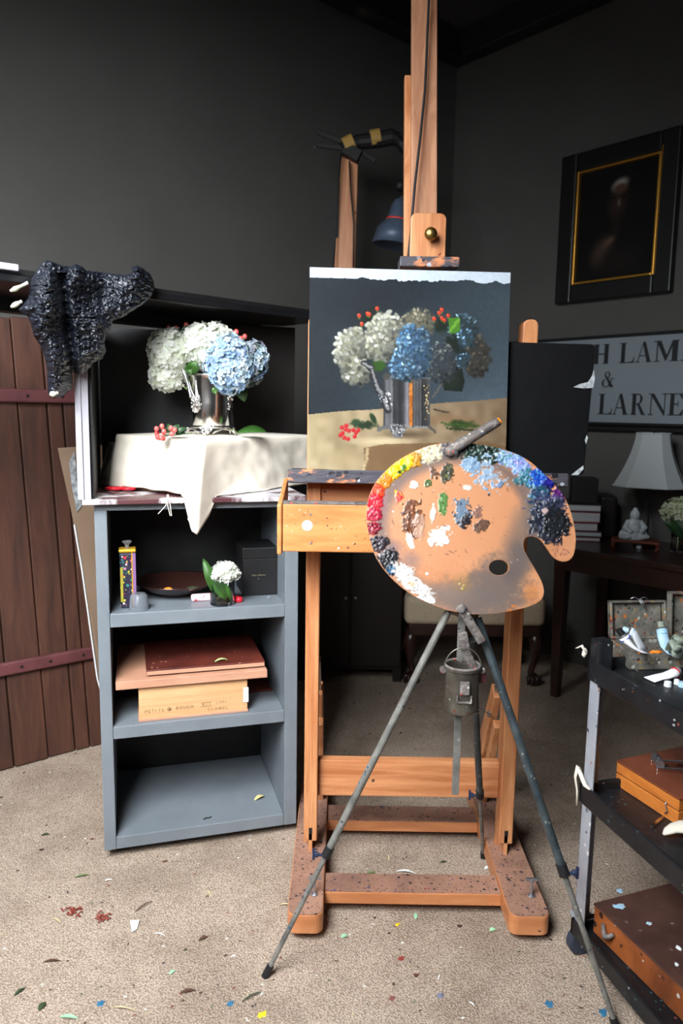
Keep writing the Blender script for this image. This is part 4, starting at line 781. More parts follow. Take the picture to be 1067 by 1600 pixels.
def leaf_mesh(mb, base, tip, w, up, bend=.15, n=8, fold=.25, col=None):
    base, tip, up = Vector(base), Vector(tip), Vector(up).normalized(); t = tip-base; L_ = t.length; sd = t.cross(up).normalized(); vs = []
    for i in range(n+1):
        f = i/n; ww_ = w*math.sin(math.pi*min(1, f*.92+.06))**.8*(1-.15*f) if i < n else .0004; c = base+t*f+up*math.sin(f*math.pi)*bend*L_
        vs += [c-sd*ww_/2+up*fold*ww_*.5, c, c+sd*ww_/2+up*fold*ww_*.5]
    return mb.add(vs, [(3*i+j, 3*i+j+1, 3*i+j+4, 3*i+j+3) for i in range(n) for j in (0, 1)], col)
def solidify(o, th): s = o.modifiers.new('thick', 'SOLIDIFY'); s.thickness = th; return o
solidify(solo('leaf_scrap', leaf_mesh(MB(), C(.325, .05, z1+.047), C(.365, .055, z1+.048), .012, Z3), mat('pale_green_leaf', rgb(170, 200, 130), .6), C(.34, .05, z1+.047), 'pale green leaf scrap lying on the dark red-brown panel', 'leaf'), .0006)
solo('reddish_board', MB().box(.44, .52, .16, .36, zm, zm+.006, CF), M['panelred'], C(.47, .2, zm), 'thin reddish board lying behind the pale wooden box', 'board')
solidify(solo('yellow_leaf', leaf_mesh(MB(), C(.452, .10, .069), C(.487, .115, .071), .016, Z3), mat('dry_yellow_leaf', rgb(206, 190, 130), .7), C(.47, .1, .069), 'dry yellowish leaf lying on the bottom shelf', 'leaf'), .0008)
solo('dark_curl', MB().tube([C(.285, .03, .069), C(.295, .034, .071), C(.302, .032, .070), C(.31, .04, .069)], .0016, 6), M['darkwood'], C(.29, .03, .069), 'small dark curled stem lying on the bottom shelf', 'stem')

# ------------------------------------------------------------------ open still-life box on top
zb = 1.040
sb = thing('still_life_box', C(Wd/2, .25, zb), 'open-fronted box with worn white left edge standing on the grey shelf unit', 'box')
part('box_floor', MB().box(-.028, Wd+.02, -.030, .52, zb, zb+.014, CF), M['marpaint'], sb, bevel=.002, label='floor board with chipped white and maroon front edge')
part('side_panel', MB().box(-.022, -.005, -.022, .52, zb+.014, 1.585, CF), M['whitepaint'], sb, bevel=.001)
part('front_stile', MB().box(-.038, -.0225, -.028, .06, zb+.014, 1.585, CF), M['whitepaint'], sb, bevel=.002, label='worn white outer stile')
part('side_lining', MB().box(-.0045, .004, -.006, .51, zb+.014, 1.58, CF), M['matteblk'], sb, label='black lining of the left side')
part('back_panel', MB().box(.01, .44, .50, .512, zb+.014, 1.555, CF), M['greypanel'], sb, label='charcoal back panel')
part('right_backing', MB().box(.42, Wd+.10, .515, .527, zb+.014, 1.585, CF), M['darkwood'], sb, label='darker board at the back right')
tp = MB()
for k in range(5): z_ = 1.12+k*.09; tp.add([C(.436, .498, z_), C(.446+.008*(k % 2), .497, z_), C(.452-.01*(k % 3), .496, z_+.085), C(.436, .498, z_+.085)], [(0, 1, 2, 3)])
solidify(part('torn_tape', tp, mat('torn_tape', rgb(96, 96, 98), .5), sb, label='torn tape strip along the right edge of the back panel'), .001)
# black lid board laid across, running back to the right
LA, LB = Vector((-1.15, 1.44, 0)), Vector((-.12, 2.43, 0)); LU = (LB-LA).normalized(); LV = Vector((-LU.y, LU.x, 0)); LFm = (LA, LU, LV, Z3); LL = (LB-LA).length
lid = thing('lid_board', LA.lerp(LB, .5)+Vector((0, 0, 1.588)), 'long black board laid across the top of the open still-life box', 'board')
part('board', MB().box(0, LL+.08, 0, .36, 1.588, 1.606, LFm), M['satinblack'], lid, bevel=.002)
part('front_batten', MB().box(.0, LL+.05, .012, .040, 1.606, 1.622, LFm), M['black'], lid, bevel=.003)
part('grey_batten', MB().box(.0, .52, -.012, .0, 1.612, 1.628, LFm), M['whitepaint'], lid, bevel=.003, label='pale grey strip along the left end')
part('support_rail', MB().box(.05, LL+.05, .30, .35, 1.555, 1.588, LFm), M['black'], lid)
# crate under the cloth
F_, L_, R_, B_ = Vector((-.380, 2.035, 0)), Vector((-.695, 2.225, 0)), Vector((-.06, 2.56, 0)), Vector((-.40, 2.47, 0))
def ztop(p): return 1.2125+.035*(p.y-2.0)-.06*max(0, p.x+.36)
ce = Vector((-.37, 2.26, 0))
qs = [ce.lerp(v, .93) for v in (F_, R_, B_, L_)]
solo('wooden_crate', MB().hexa([v+Vector((0, 0, zb+.0145)) for v in qs]+[v+Vector((0, 0, ztop(v)-.008)) for v in qs]), M['panelwood'], ce+Vector((0, 0, zb+.0145)), 'low crate hidden under the cream cloth inside the still-life box', 'crate')

# ------------------------------------------------------------------ cream cloth
def cloth():
    cs = [L_, F_, R_, B_]; per = []
    r = .035
    for i, c in enumerate(cs):
        a = cs[i-1]; b = cs[(i+1) % 4]; rr = .012 if i == 1 else r
        p0 = c+(a-c).normalized()*rr; p2 = c+(b-c).normalized()*rr
        for k in range(7): t = k/6; per.append(((1-t)**2)*p0+2*t*(1-t)*c+t*t*p2)
        q0 = p2; q1 = b+(c-b).normalized()*r
        for k in range(1, 36): per.append(q0.lerp(q1, k/36))
    n = len(per); cum = [0]
    for i in range(n): cum.append(cum[-1]+(per[(i+1) % n]-per[i]).length)
    iF = min(range(n), key=lambda i: (per[i]-F_).length); sF = cum[iF]; tot = cum[-1]
    vs = []; K = 26; RI = 10
    c0 = Vector((ce.x, ce.y, 0))
    for j in range(RI):
        f = j/RI
        for p in per:
            q = c0.lerp(p, f); q.z = ztop(q)+.0012*noise.noise(Vector((q.x*14, q.y*14, 0)))-.002*(f**6); vs.append(q)
    for k in range(K+1):
        for i, p in enumerate(per):
            t = (per[(i+1) % n]-per[i-1]).normalized(); no = Vector((t.y, -t.x, 0))
            if no.dot(p-c0) < 0: no = -no
            sq_ = cum[i]-sF; sq_ = sq_-tot if sq_ > tot/2 else sq_; sq_ = sq_+tot if sq_ < -tot/2 else sq_
            bl_ = math.exp(-(sq_/.075)**4); no = (no*(1-bl_)+(F_-c0).normalized()*bl_).normalized()
            s = cum[i]-sF; s = s-tot if s > tot/2 else s; s = s+tot if s < -tot/2 else s
            base = .150 if s < 0 else .160+.008*math.sin(s*18)
            if s > 0: base = .168-.03*s
            if s < -.30: base = .155
            base += .003*noise.noise(Vector((s*20, 3, 0)))
            tipw = .052; drop = base+(.092*(1-abs(s+.004)/tipw) if abs(s+.004) < tipw else 0)
            h = drop*k/K; 
            amp = h/.17
            foldc = .34*h*math.exp(-((s+.002)/(.014+.16*h))**2)
            fo = .008*amp*math.sin(s*21+1.1+2*h*6)+.006*amp*noise.noise(Vector((s*9, h*7, 1)))*2+.004*noise.noise(Vector((s*30, h*26, 4)))+.0025*abs(noise.noise(Vector((s*55+h*30, h*18, 8))))
            if s < 0: fo *= .55
            out = .003+.022*min(1, amp)**1.3+foldc+fo
            rad = min(1, h/.012); q = p+no*(out*rad); q.z = ztop(p)-.002-h+.0
            q += CU*(-.004*(h/.24)*math.exp(-(s/.07)**2))
            q += t*s*.55*(h/.24)*math.exp(-(s/.07)**4)
            if q.z < zb+.0165:
                loc = (q-CO).dot(CV)
                if loc > -.032: q.z = zb+.0165+.002*noise.noise(Vector((s*30, h*30, 0)))+.001
            vs.append(q)
    fs = []; rows = RI+K+1
    for r_ in range(rows-1):
        for i in range(n): fs.append((r_*n+i, r_*n+(i+1) % n, (r_+1)*n+(i+1) % n, (r_+1)*n+i))
    return MB().add(vs, fs)
clo = thing('table_cloth', ce+Vector((0, 0, 1.21)), 'cream linen cloth draped over the stand with one corner hanging forward', 'cloth')
cl = part('cloth', cloth(), M['cloth'], clo, smooth=True); solidify(cl, .0015)
for x0, x1, x2 in ((262, 259, 247), (263, 266, 268), (261, 262, 266)):
    part('loose_thread', MB().tube([P(x0, 773, 2.00), P((x0+x1)/2, 783, 1.985), P(x1, 790, 1.98), P(x2, 806 if x2 > 250 else 803, 1.98)], .0010, 5), M['cloth'], clo, label='frayed thread')
part('loose_thread', MB().tube([P(x, y, 1.965) for x, y in ((293, 810), (298, 819), (305, 826), (311, 829))], .0008, 5), M['cloth'], clo)
part('loose_thread', MB().tube([P(x, y, 1.98) for x, y in ((274, 777), (277, 784), (284, 786), (290, 782))], .0010, 5), M['cloth'], clo)
part('side_fold', MB().prism([P(151, 757, 2.30), P(175, 757, 2.27), P(188, 692, 2.25), P(170, 690, 2.32)], (0, .004, 0)), M['cloth'], clo, label='fold of cloth dropping behind at the left')
# red-handled scissors
sc0 = C(.045, .03, zb+.018)
scs = thing('scissors', sc0, 'scissors with red handles lying at the front left of the still-life box', 'scissors')
for px, w_ in ((178, .022), (200, .020)):
    c_ = PZ(px, 763, zb+.022); part('finger_loop', MB().tube([c_+Vector((math.cos(a)*w_, math.sin(a)*w_*.8, 0)) for a in np.linspace(0, 6.28, 22)], .0045, 8), M['red'], scs, smooth=True)
part('blades', MB().bar(PZ(185, 757, zb+.022), PZ(150, 752, zb+.024), .010, .003, side=(0, 1, 0)), M['chrome'], scs)

# ------------------------------------------------------------------ silver cup with hydrangeas
VY = 2.25; v0 = P(329.5, 668, VY); vz = v0.z; V0 = Vector((v0.x, VY, 0)); zt = ztop(V0)
vase = thing('silver_cup', V0+Vector((0, 0, zt)), 'polished silver two-handled cup on feet standing on the cream cloth', 'vase')
vtop = P(330, 587, VY).z; H_ = vtop-vz; VR = .0565
VB = V0+Vector((0, 0, vz))
part('cup_body', MB().lathe(VB, [(.001, 0), (VR-.002, 0), (VR, .003), (VR-.001, H_*.5), (VR+.001, H_*.9), (VR+.005, H_*.985), (VR+.007, H_), (VR+.005, H_+.003), (VR+.002, H_), (VR-.004, H_*.9), (VR-.004, .006), (.001, .005)], 56, cap=False), M['silver'], vase, smooth=True)
part('rim_band', MB().tube([VB+Vector((math.cos(a)*(VR+.007), math.sin(a)*(VR+.007), H_+.001)) for a in np.linspace(0, 2*math.pi, 41)], .0024, 8), M['silver'], vase, smooth=True)
part('base_ring', MB().lathe(VB, [(VR-.001, 0), (VR+.004, -.001), (VR+.006, .002), (VR+.003, .005), (VR-.001, .005)], 40, cap=False), M['silverorn'], vase, smooth=True)
dz = zt-vz
for k, a in enumerate((-1.62, -.05, 3.2, 1.5)):
    d = Vector((math.cos(a), math.sin(a), 0)); s_ = Vector((-d.y, d.x, 0)); o_ = VB+d*(VR+.004)
    w_ = .021
    ft = MB(); ft.add([o_-s_*w_, o_+s_*w_, o_+d*.012+s_*.009+Z3*(dz*.72), o_+d*.014+Z3*(dz+.001), o_+d*.012-s_*.009+Z3*(dz*.72), o_+d*.006], [(0, 5, 4), (5, 3, 4), (5, 2, 3), (5, 1, 2)])
    for q in range(7):
        aa = q*.9; ft.ball(o_+d*(.008+.001*q)+s_*math.cos(aa)*.009*(1-q/9)+Z3*(dz*(.1+.12*q)), .0036, n=8, m=5)
    f_ = solidify(part('foot', ft, M['silverorn'], vase, label='ornate embossed foot'), .002)
for k in range(4):   # swags between the feet
    a0, a1 = [-1.62, -.05, 1.5, 3.2][k]+.30, [-1.62, -.05, 1.5, 3.2][(k+1) % 4]+(6.283 if k == 3 else 0)-.30
    part('scroll', MB().tube([VB+Vector((math.cos(a)*(VR+.010+.008*math.sin((a-a0)/(a1-a0)*math.pi*2)**2), math.sin(a)*(VR+.010), dz*(.75-.65*math.sin((a-a0)/(a1-a0)*math.pi)))) for a in np.linspace(a0, a1, 14)], .0022, 7), M['silver'], vase, smooth=True)
for s in (-1, 1):
    hp = [(283, 577, .0035), (286, 579, .0055), (290, 588, .0058), (294, 600, .0062), (296, 610, .007), (299, 620, .010), (303, 630, .0105), (305, 638, .0085), (306, 645, .004)]
    pts = []; rs = []
    for px, py, r_ in hp:
        q = P(px, py, VY-.045 if s < 0 else VY); pts.append(Vector((V0.x+s*(V0.x-q.x) if s > 0 else q.x, VY-(.045 if s < 0 else 0), q.z))); rs.append(r_)
    h_ = part('handle', MB().tube(pts, rs, 14), M['silver'], vase, smooth=True)
    om = MB()
    for k in range(26):
        t = RNG.random(); q = pts[5].lerp(pts[7], t*.9); om.ball(q+Vector((RNG.normal()*.006+(.004*-s), -abs(RNG.normal())*.006-.003, RNG.normal()*.006)), .0032+.002*RNG.random(), n=8, m=5)
    om.tube([pts[6], VB+Vector((s*(VR-.004), -.015, pts[6].z-VB.z-.004))], .004, 8)
    part('leaf_ornament', om, M['silverorn'], h_, smooth=True)
    sp_ = [(-1, 0), (.6, .35), (.9, 0), (.6, -.35)]

def hydrangea(name, c, rx, ry, rz, n, pal_, loc, label, group, core, petal=.0150, stem_to=None, seed=1, cat='flower', front=None):
    rg = np.random.default_rng(seed); c = Vector(c); root = thing(name, loc, label, cat, group)
    mb = MB(); g = math.pi*(3-math.sqrt(5))
    for i in range(n):
        z = 1-2*(i+.5)/n; r = math.sqrt(max(0, 1-z*z)); a = i*g
        d = Vector((r*math.cos(a)+rg.normal()*.10, r*math.sin(a)+rg.normal()*.10, z+rg.normal()*.10)).normalized()
        k = 1+.13*noise.noise(d*1.9+Vector((seed, 0, 0)))+rg.normal()*.035; p = c+Vector((d.x*rx, d.y*ry, d.z*rz))*k
        nrm = Vector((d.x/rx, d.y/ry, d.z/rz)).normalized(); nrm = (nrm+Vector(rg.normal(size=3))*.24).normalized()
        u = nrm.orthogonal().normalized(); v = nrm.cross(u); a0 = rg.random()*6.28; col = np.array(pal_[rg.integers(len(pal_))])*(1+rg.normal()*.04); col = tuple(s2l(np.clip(col, 0, 255)))+(1,)
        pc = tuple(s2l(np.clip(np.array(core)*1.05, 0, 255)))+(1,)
        for q in range(4):
            aa = a0+q*math.pi/2+rg.normal()*.12; t = u*math.cos(aa)+v*math.sin(aa); s = nrm.cross(t); L_ = petal*(.9+.3*rg.random()); w = L_*.56; lift = .10+.35*rg.random()
            up_ = nrm
            vs = [p, p+t*L_*.45-s*w*.85+up_*L_*lift*.55, p+t*L_*.95-s*w*.62+up_*L_*lift*1.0, p+t*L_*1.08+up_*L_*lift*.7, p+t*L_*.95+s*w*.62+up_*L_*lift*1.1, p+t*L_*.45+s*w*.85+up_*L_*lift*.6, p+t*L_*.55+up_*L_*lift*.15]
            n0 = len(mb.v); mb.v += vs; mb.f += [(n0, n0+1, n0+6), (n0+1, n0+2, n0+6), (n0+2, n0+3, n0+6), (n0+3, n0+4, n0+6), (n0+4, n0+5, n0+6), (n0+5, n0, n0+6)]
            mb.c += [pc]+[col]*5+[tuple(x*.96 for x in col[:3])+(1,)]
        n0 = len(mb.v); mb.v += [p+u*.0016+nrm*.002, p-u*.0016+nrm*.002, p+v*.0016+nrm*.002, p+nrm*.004]; mb.f += [(n0, n0+2, n0+3), (n0+2, n0+1, n0+3), (n0+1, n0, n0+3)]; mb.c += [col]*4
    part('flower_head', mb, M['petal'], root)
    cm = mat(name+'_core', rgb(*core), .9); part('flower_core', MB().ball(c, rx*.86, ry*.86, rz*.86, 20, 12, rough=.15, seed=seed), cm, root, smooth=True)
    if stem_to is not None: part('stem', MB().tube([c, c.lerp(Vector(stem_to), .5)+Vector((0, .005, 0)), stem_to], .0028, 7), M['stem'], root)
    return root
k_ = VY/1150
WH = [(246, 247, 240), (240, 242, 232), (250, 250, 246), (236, 240, 226)]; BL_ = [(196, 218, 238), (172, 202, 230), (214, 230, 242), (234, 240, 242), (182, 210, 234), (156, 184, 222), (206, 226, 226)]
def hd(px, py, dy=0): return P(px, py, VY+dy)
gp = 'hydrangeas in the silver cup'
inside = VB+Vector((0, 0, H_*.55))
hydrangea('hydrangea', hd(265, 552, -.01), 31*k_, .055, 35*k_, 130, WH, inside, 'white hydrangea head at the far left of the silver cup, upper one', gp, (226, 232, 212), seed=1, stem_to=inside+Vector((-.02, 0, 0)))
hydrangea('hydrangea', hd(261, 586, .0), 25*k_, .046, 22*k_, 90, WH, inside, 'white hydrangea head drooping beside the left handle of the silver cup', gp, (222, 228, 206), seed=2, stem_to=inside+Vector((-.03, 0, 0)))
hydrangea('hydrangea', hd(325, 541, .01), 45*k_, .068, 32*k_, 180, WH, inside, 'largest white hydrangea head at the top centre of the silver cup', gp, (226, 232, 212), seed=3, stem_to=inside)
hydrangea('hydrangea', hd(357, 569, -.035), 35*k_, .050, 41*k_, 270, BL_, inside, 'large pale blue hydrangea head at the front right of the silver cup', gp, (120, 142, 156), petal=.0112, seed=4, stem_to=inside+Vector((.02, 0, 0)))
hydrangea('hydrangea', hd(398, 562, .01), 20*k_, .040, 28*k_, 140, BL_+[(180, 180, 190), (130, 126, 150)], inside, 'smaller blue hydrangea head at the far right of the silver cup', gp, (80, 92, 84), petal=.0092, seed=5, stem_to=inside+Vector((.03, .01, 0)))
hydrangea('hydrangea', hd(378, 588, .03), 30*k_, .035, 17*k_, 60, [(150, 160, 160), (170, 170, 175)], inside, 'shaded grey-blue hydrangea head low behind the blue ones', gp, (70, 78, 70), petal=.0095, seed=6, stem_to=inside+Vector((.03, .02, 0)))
def sprig(berries, stempx, leaves, dy, label, loc, group):
    r = thing('berry_sprig', loc, label, 'berries', group)
    root_ = P(*stempx, VY+dy)
    for x, y, rr in berries:
        c = P(x, y, VY+dy+RNG.normal()*.006)
        b = part('berry', MB().ball(c, rr*k_, rr*k_, rr*k_*1.15, 12, 9), M['berry'], r, smooth=True)
        cal = MB()
        for q in range(4):
            a = q*1.57; cal.add([c+Vector((math.cos(a)*.3*rr*k_, math.sin(a)*.3*rr*k_, -rr*k_*1.2)), c+Vector((math.cos(a+.5)*rr*k_*1.3, math.sin(a+.5)*rr*k_*1.3, -rr*k_*.6)), c+Vector((math.cos(a+1)*.3*rr*k_, math.sin(a+1)*.3*rr*k_, -rr*k_*1.2))], [(0, 1, 2)])
        solidify(part('calyx', cal, M['leaf'], b), .0008)
        part('stalk', MB().tube([c-Vector((0, 0, rr*k_)), (c+root_)/2+Vector((0, 0, -.003)), root_], .0010, 5), M['stem'], r)
    for x0, y0, x1, y1, w in leaves:
        solidify(part('leaf', leaf_mesh(MB(), P(x0, y0, VY+dy), P(x1, y1, VY+dy-.01), w, (0, -1, .4)), M['darkleaf'], r), .0007)
    return r
sprig([(263, 512, 3.6), (275, 513, 3.8), (274, 518, 2.4), (262, 523.5, 3.6), (291, 508, 3.9)], (278, 540), [(280, 530, 270, 512, .014), (284, 530, 292, 508, .016), (286, 530, 298, 512, .016), (276, 532, 264, 520, .012), (288, 535, 284, 512, .014)], .025, 'coral berry sprig rising above the white hydrangeas at the left', inside, 'berry sprigs in the silver cup')
sprig([(369, 519, 4.2), (382.5, 526, 3.8), (376.5, 529, 3.6), (380, 531, 2.4)], (374, 550), [(374, 545, 382, 528, .012), (372, 545, 372, 524, .012), (370, 545, 362, 530, .012)], .02, 'coral berry sprig rising behind the blue hydrangea at the right', inside, 'berry sprigs in the silver cup')
def leafthing(pts, w, label, m='leaf', loc=None, group=None, bend=.15, up=(0, -1, .2), dy=0):
    a, b = P(pts[0], pts[1], VY+dy), P(pts[2], pts[3], VY+dy-.015)
    r = thing('hydrangea_leaf', loc or a, label, 'leaf', group)
    solidify(part('leaf_blade', leaf_mesh(MB(), a, b, w, up, bend=bend), M[m], r, smooth=True), .0008)
    part('midrib', MB().tube([a.lerp(b, t)+Vector(up).normalized()*(math.sin(t*math.pi)*bend*(b-a).length+.0012) for t in np.linspace(0, .95, 8)], .0007, 5), M['stem'], r)
    return r
leafthing((300, 585, 306, 564), .040, 'bright green leaf between the white hydrangeas and the silver rim', loc=inside, dy=-.055)
leafthing((292, 570, 300, 586), .024, 'small green leaf tucked beside the left silver handle', loc=inside, dy=-.05)
leafthing((334, 606, 338, 616), .018, 'small green leaf under the blue hydrangea', loc=inside, dy=-.07)
leafthing((376, 600, 382, 628), .040, 'dark leaf hanging below the blue hydrangeas at the right', 'darkleaf', loc=inside, dy=.02)
# sprig and leaf lying on the cloth
def on_cloth(px, py, up=.004):
    q = P(px, py, 2.12)
    for _ in range(6): q = PZ(px, py, ztop(q)+up)
    return q
r = thing('berry_sprig', on_cloth(262, 678), 'coral berry sprig lying on the cream cloth left of the silver cup', 'berries', 'berry sprig on the cloth')
rootp = on_cloth(272, 680, .006)
for x, y in ((244.5, 670), (253, 666), (256, 674), (267, 669), (273, 672), (268.5, 678), (245, 677), (256, 675.5), (249, 684), (255, 685), (252, 684), (246, 683)):
    c = P(x, y, 2.045+.02*RNG.random()); c.z = max(c.z, 1.205)
    b = part('berry', MB().ball(c, .0068, .0068, .0076, 12, 9), M['berry'], r, smooth=True)
    part('stalk', MB().tube([c, c.lerp(rootp, .5)+Vector((0, 0, .004)), rootp], .0009, 5), M['stem'], r)
for x0, y0, x1, y1, w in ((268, 676, 262, 662, .016), (270, 677, 280, 663, .018), (274, 678, 292, 668, .016), (276, 679, 290, 676, .014), (266, 678, 268, 664, .012)):
    solidify(part('leaf', leaf_mesh(MB(), P(x0, y0, 2.07), P(x1, y1, 2.08), w, (0, -1, .5)), M['darkleaf'], r), .0007)
part('stem', MB().tube([rootp, P(288, 678, 2.10), P(300, 677, 2.12)], .0016, 6), M['stem'], r)
lf = thing('fallen_leaf', on_cloth(390, 676), 'broad green leaf lying on the cream cloth right of the silver cup', 'leaf')
solidify(part('leaf_blade', leaf_mesh(MB(), P(372, 676, 2.2), P(417, 675, 2.2), .05, (0, -.5, 1), bend=.08, fold=.2), M['leaf'], lf, smooth=True), .0008)
part('leaf_stalk', MB().tube([P(372, 677, 2.2), P(366, 672, 2.19), P(360, 671, 2.19)], .0014, 6), M['stem'], lf)
# flower in the tumbler
hydrangea('hydrangea', P(352, 894, gt.y-.012), .037, .032, .026, 75, [(238, 240, 232), (228, 232, 222), (244, 244, 240)], gt+Vector((0, 0, .05)), 'small white hydrangea standing in the glass tumbler', None, (206, 210, 196), petal=.0105, seed=9, stem_to=gt+Vector((-.01, 0, .014)))
tl = thing('hydrangea_leaf', gt+Vector((0, 0, .02)), 'long green leaves of the cut flower standing in the glass tumbler', 'leaf')
solidify(part('leaf', leaf_mesh(MB(), gt+Vector((-.010, -.006, .02)), P(317, 872, gt.y-.01), .034, (.2, -1, .2)), M['leaf'], tl, smooth=True), .0008)
solidify(part('leaf', leaf_mesh(MB(), P(333, 902, gt.y-.02), P(362, 940, gt.y-.018), .042, (.2, -1, .1)), M['leaf'], tl, smooth=True), .0008)

# ------------------------------------------------------------------ crumpled bin liner over the board
BO = [(300, 105), (345, 120), (400, 140), (450, 150), (490, 130), (530, 150), (560, 175), (620, 180), (680, 190), (740, 195), (800, 205), (845, 190), (840, 155), (880, 140), (920, 160), (965, 195), (985, 240), (995, 290), (970, 345), (920, 390), (860, 430), (810, 465), (760, 490), (720, 500), (715, 550), (680, 600), (670, 640), (685, 690), (660, 740), (600, 770), (580, 800), (530, 840), (490, 845), (465, 830), (470, 900), (460, 940), (400, 985), (360, 1000), (315, 990), (305, 960), (300, 880), (300, 820), (285, 740), (255, 660), (215, 600), (195, 520), (175, 470), (135, 450), (115, 420), (150, 385), (180, 345), (190, 280), (200, 230), (235, 170), (270, 125)]
def bag_mesh():
    NX, NY = 190, 190; X, Y = np.meshgrid(np.linspace(100, 1010, NX), np.linspace(95, 1010, NY)); n = len(BO)
    jx = np.zeros_like(X); ins = np.zeros(X.shape, bool); dist = np.full(X.shape, 1e9)
    for i in range(n):
        x1, y1 = BO[i]; x2, y2 = BO[(i+1) % n]
        if y1 != y2: ins ^= ((Y > min(y1, y2)) & (Y <= max(y1, y2)) & (X < (Y-y1)*(x2-x1)/(y2-y1)+x1))
        L2 = (x2-x1)**2+(y2-y1)**2; t = np.clip(((X-x1)*(x2-x1)+(Y-y1)*(y2-y1))/L2, 0, 1); dist = np.minimum(dist, np.hypot(X-x1-t*(x2-x1), Y-y1-t*(y2-y1)))
    mb = MB(); idx = {}
    for j in range(NY):
        for i in range(NX):
            if not ins[j, i]: continue
            x, y, d = X[j, i], Y[j, i], dist[j, i]; q = Vector((x/95, y/62, 0))
            cr = abs(noise.noise(q*1.3))*.9+abs(noise.noise(q*3.1+Vector((5, 3, 0))))*.75+abs(noise.noise(q*7.1+Vector((1, 8, 0))))*.45
            big = noise.noise(Vector((x/190, y/210, 2)))
            b = .042*math.sqrt(min(1, d/90))
            vx = 400+(y-240)*.13; val = math.exp(-((x-vx)/26)**2)*(1 if y > 190 else 0)*.035
            sleeve = .035*math.exp(-((x-300)/95)**2)*min(1, max(0, (y-150)/120))
            mid = .03*math.exp(-((x-620)/120)**2)*math.exp(-((y-330)/120)**2)
            px, py = x/4.104, 380+y/4.104
            Yb = 1.745+.00123*(px-30)+(.0 if y < 300 else .0003*(y-300)/4)
            front = Yb-b-sleeve*min(1, d/50)+val+mid-.030*big-.020*(cr-.45)*min(1, d/22)
            back = Yb+.02+.02*math.sqrt(min(1, d/60))+.012*cr*min(1, d/22)
            idx[(j, i)] = len(mb.v); mb.v.append(P(px+1.1*noise.noise(q*3), py+1.1*noise.noise(q*3+Vector((9, 9, 0))), front)); mb.v.append(P(px, py, back))
    ek = {}
    for j in range(NY-1):
        for i in range(NX-1):
            k = [(j, i), (j, i+1), (j+1, i+1), (j+1, i)]
            if all(t in idx for t in k):
                f = [idx[t] for t in k]; mb.f.append(tuple(f)); mb.f.append(tuple(v+1 for v in reversed(f)))
                for a in range(4):
                    e = (f[a], f[(a+1) % 4]); 
                    if (e[1], e[0]) in ek: del ek[(e[1], e[0])]
                    else: ek[e] = 1
    for a, b in ek: mb.f.append((b, a, a+1, b+1))
    return mb
bg = thing('bin_liner', P(110, 470, 1.95), 'crumpled black plastic bin liner draped over the left end of the board', 'plastic bag')
part('liner', bag_mesh(), M['plastic_bag'], bg, smooth=True)
for (x0, y0, x1, y1, lb) in ((16, 455, 44, 442, 'cream clip sticking out left of the black liner, upper one'), (17, 480, 34, 471, 'white clip sticking out left of the black liner, lower one'), (78, 617, 90, 614, 'white clip holding the bottom tip of the black liner')):
    a, b = P(x0, y0, 1.74), P(x1, y1, 1.75)
    cm = MB().tube([a, a.lerp(b, .25), a.lerp(b, .55), a.lerp(b, .8), b], [.004, .0095 if x0 < 70 else .012, .006 if y0 < 460 else .010, .006, .007], 10, flat=.6)
    solo('plastic_clip', cm, M['creamclip'], a, lb, 'clip', smooth=True)

# ------------------------------------------------------------------ old barn door leaning at the left
DA, DB = Vector((-1.205, 2.474, 0)), Vector((-.923, 2.696, 0)); DU = (DB-DA).normalized(); DV = Vector((-DU.y, DU.x, 0))
lean = .045; DZ = (Z3+DV*lean-DU*.03).normalized(); DFm = (DA, DU, DV, DZ)
door = thing('plank_door', DA+DU*.1, 'old dark brown plank door leaning against the wall at the left', 'door')
edges = [-.60, -.40, -.19, .05, .17, .27, .325, .43]
for i in range(len(edges)-1):
    a, b = edges[i], edges[i+1]; zt_ = 1.60+.006*((i*7) % 3); g = .0022
    part('plank', MB().box(a+g, b-g, 0+.003*((i*5) % 3), .026, .004, zt_, DFm), M['barn'], door, bevel=.004, seg=2)
part('backing', MB().box(-.6, .43, .026, .032, .01, 1.585, DFm), M['darkwood'], door)
for z, sl in ((.375, 0), (1.335, 0)):
    rl = part('rail', MB().box(-.60, .43, -.020, .0, z-.024, z+.024, DFm), M['barnrail'], door, bevel=.008, seg=3, label='maroon painted cross rail')
    for x in (-.03, .10, .20, .32): part('nail', MB().lathe(DA+DU*x-DV*.020+DZ*z, [(.006, 0), (.004, .003)], 8, axis=-DV), M['darkwood'], rl)
# cardboard sheet between door and shelf unit
cbY = 2.16
cbY = lambda x: 2.42+(x-90)*.0020
cbp = [P(x, y, cbY(x)) for x, y in ((90, 700), (170, 695), (230, 1100), (178, 1150), (152, 1060), (128, 890), (112, 802))]
cbd = thing('cardboard_sheet', PZ(170, 1160, .0), 'torn brown cardboard sheet standing between the plank door and shelf unit', 'cardboard')
part('sheet', MB().prism(cbp, (.002, .004, 0)), M['carton'], cbd)
ed = [P(x, y, cbY(x)-.004) for x, y in ((116, 820), (128, 890), (152, 1060), (176, 1145))]
part('white_edge', MB().tube(ed, .0028, 6), M['whitebit'], cbd, label='white cut edge')
part('tape_strip', MB().prism([P(x, y, cbY(x)-.006) for x, y in ((108, 722), (116, 705), (122, 760), (128, 790), (120, 800), (112, 760))], (0, .001, 0)), M['tornplastic'], cbd, label='strip of clear tape')

# ------------------------------------------------------------------ things against the right wall
def wallpt(px, py, off=0): q = PP(px, py, WB, LD); return q-LD*off
def sz_(px, py): q = wallpt(px, py); return (q-CORN).dot(-RD), q.z
